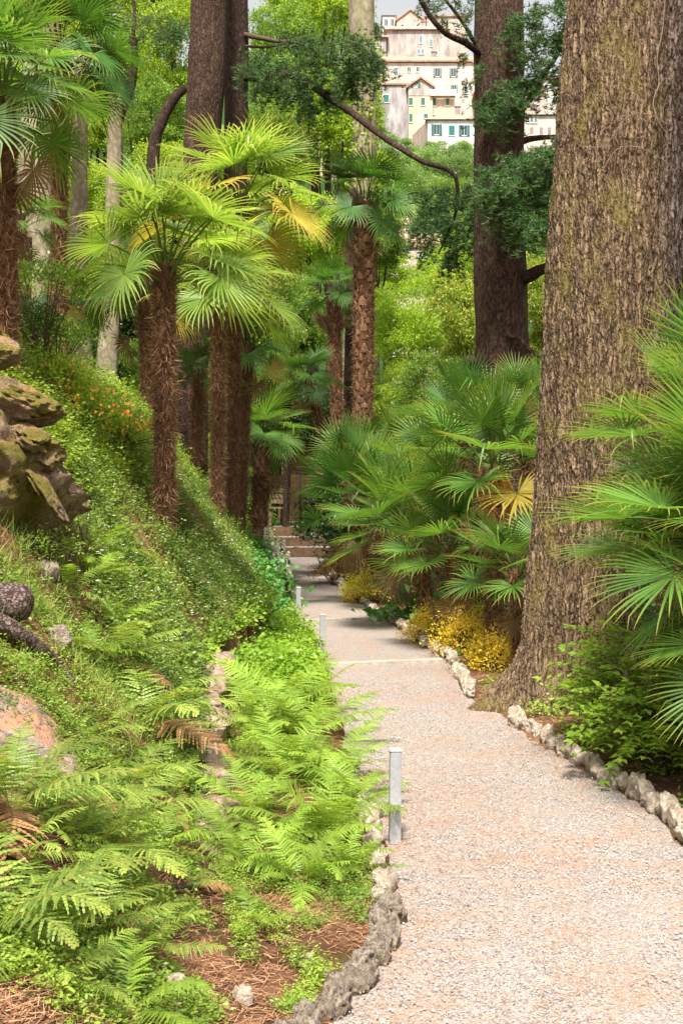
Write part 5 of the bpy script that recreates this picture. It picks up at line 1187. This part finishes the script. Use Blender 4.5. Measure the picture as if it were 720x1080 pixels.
house('house', 'long cream house with a low orange roof and paired shutters', 405, 500, 66, 120, 208, 12, 'w_cream', 'ridge', z8([(122, 248, 13, 28, 2), (167, 240, 10, 16, 0), (197, 240, 10, 16, 0), (265, 250, 14, 28, 1), (320, 250, 14, 28, 1), (322, 305, 12, 22, 1), (365, 310, 12, 22, 2)]), rh=17, shut='sh_grey')
house('house', 'narrow ochre house with small roof left of the long cream one', 388, 403, 68, 110, 206, 8, 'w_yel', 'ridge', z8([(52, 255, 9, 26, 2), (70, 262, 0.1, 0.1, 0)])[:1], rh=6, shut='sh_grey')
house('house', 'blank grey walled house with one teal window left of the ochre facade', 399, 430, 90, 165, 197, 10, 'w_dk', 'ridge', z8([(88, 340, 18, 26, 2)]), rh=9, ov=1.5)
h = house('house', 'ochre fronted gabled house with a grey top floor and green shutters', 430.5, 456, 92, 150, 196, 10, 'w_yel', 'gable', z8([(173, 350, 14, 26, 2), (215, 350, 14, 26, 2), (173, 407, 12, 28, 2), (225, 400, 14, 16, 2), (190, 291, 15, 20, 1)]), rh=9, shut='sh_green')
b = MB(); s = 196/F; brd(b, (430.3-360)*s, (456.2-360)*s, 195.93, 196.2, CZ+(HZ-101)*s, CZ+(HZ-82.5)*s-1.0); b.V = [v-np.array(h.location) for v in b.V]; link('upper_wall', b.mesh('upper_wall', M['w_grey'], False), h)
house('house', 'ochre wing with a white roof terrace beside the gabled house', 456.5, 479, 101, 150, 196.5, 9, 'w_yel', 'flat', z8([(253, 352, 14, 26, 2), (253, 405, 12, 16, 2), (300, 352, 12, 24, 2)]), shut='sh_green')
tag(link('terrace_railing', (lambda b: (brd(b, (453-360)*s, (481-360)*s, 195.6, 195.8, CZ+(HZ-101.5)*s, CZ+(HZ-95)*s), b.mesh('terrace_railing', M['w_white'], False))[1])(MB())), 'white parapet along the roof terrace of the ochre wing', 'parapet')
h = house('house', 'white house with orange roof and dark teal shutters lowest in the town', 451, 503, 127, 170, 186, 10, 'w_white', 'hip', z8([(262, 447, 18, 34, 1), (314, 450, 20, 34, 2), (357, 450, 18, 34, 1), (315, 517, 18, 30, 2), (358, 520, 18, 30, 2)]), rh=17)
s = 186/F; b = MB(); b.add(np.array([[(438-360)*s, 194.0, CZ+(HZ-172)*s], [(450.8-360)*s, 186, CZ+(HZ-172)*s], [(450.8-360)*s, 186, CZ+(HZ-127)*s], [(438-360)*s, 194.0, CZ+(HZ-127)*s]])-np.array(h.location), [(0, 1, 2, 3)]); b.add(np.array([[(438-360)*s, 194.0, CZ+(HZ-127)*s], [(450.8-360)*s, 186, CZ+(HZ-127)*s], [(470-360)*s, 195, CZ+(HZ-127)*s], [(438-360)*s, 194.0, CZ+(HZ-172)*s]])-np.array(h.location), [(0, 1, 2, 2)][:0], [(0, 1, 2)]); link('side_wall', b.mesh('side_wall', M['w_pink'], False), h)
house('house', 'tall cream house with rose shutters right of the dark conifer trunk', 549, 590, 122, 168, 190, 10, 'w_cream', 'hip', z8([(576, 412, 9, 22, 0), (590, 412, 9, 22, 0), (604, 412, 9, 22, 0), (589, 452, 13, 26, 2), (622, 452, 13, 26, 2), (650, 452, 12, 26, 2), (590, 515, 13, 28, 2), (622, 515, 13, 28, 2), (650, 515, 12, 28, 2)]), tile='tile_pink', rh=10, shut='sh_brown')
house('house', 'pink house higher up between the two big trunks', 545, 575, 98, 130, 205, 10, 'w_pink', 'ridge', z8([(575, 350, 9, 18, 2), (610, 350, 9, 18, 2)]), tile='tile_pink', rh=13, shut='sh_grey')
house('house', 'cream house half hidden by cedar sprays beside the huge trunk', 570, 612, 84, 130, 215, 10, 'w_cream', 'ridge', z8([(640, 300, 9, 20, 2), (660, 300, 9, 20, 2), (640, 345, 9, 20, 2), (665, 345, 9, 20, 2)]), rh=6, shut='sh_grey')
house('house', 'cream house behind the dark conifer trunk', 505, 548, 95, 165, 200, 10, 'w_cream', 'ridge', [(512, 110, 4, 8, 2), (525, 110, 4, 8, 2), (538, 110, 4, 8, 2)], rh=7, shut='sh_grey')
for x0, x1, yt, lab in ((340, 386, 78, 'grey house glimpsed through leaves left of the ivy trunk'), (300, 345, 100, 'pinkish house glimpsed under the long bough'),):
    house('house', lab, x0, x1, yt, yt+45, 200, 10, 'w_pink', 'ridge', [(x0+10, yt+12, 4, 8, 2), (x0+25, yt+12, 4, 8, 2)], rh=6, shut='sh_grey')
house('house', 'low house with terracotta roof between tall palm and dark conifer', 412, 462, 262, 300, 84, 6, 'w_pink', 'ridge', [(425, 270, 7, 7, 0), (445, 270, 7, 7, 0)], rh=22, ov=2)
house('house', 'small house with a faded roof under the cedar sprays', 420, 470, 238, 268, 92, 6, 'w_pink', 'ridge', [(430, 246, 6, 7, 0), (450, 246, 6, 7, 0)], tile='tile_pink', rh=14, ov=2)
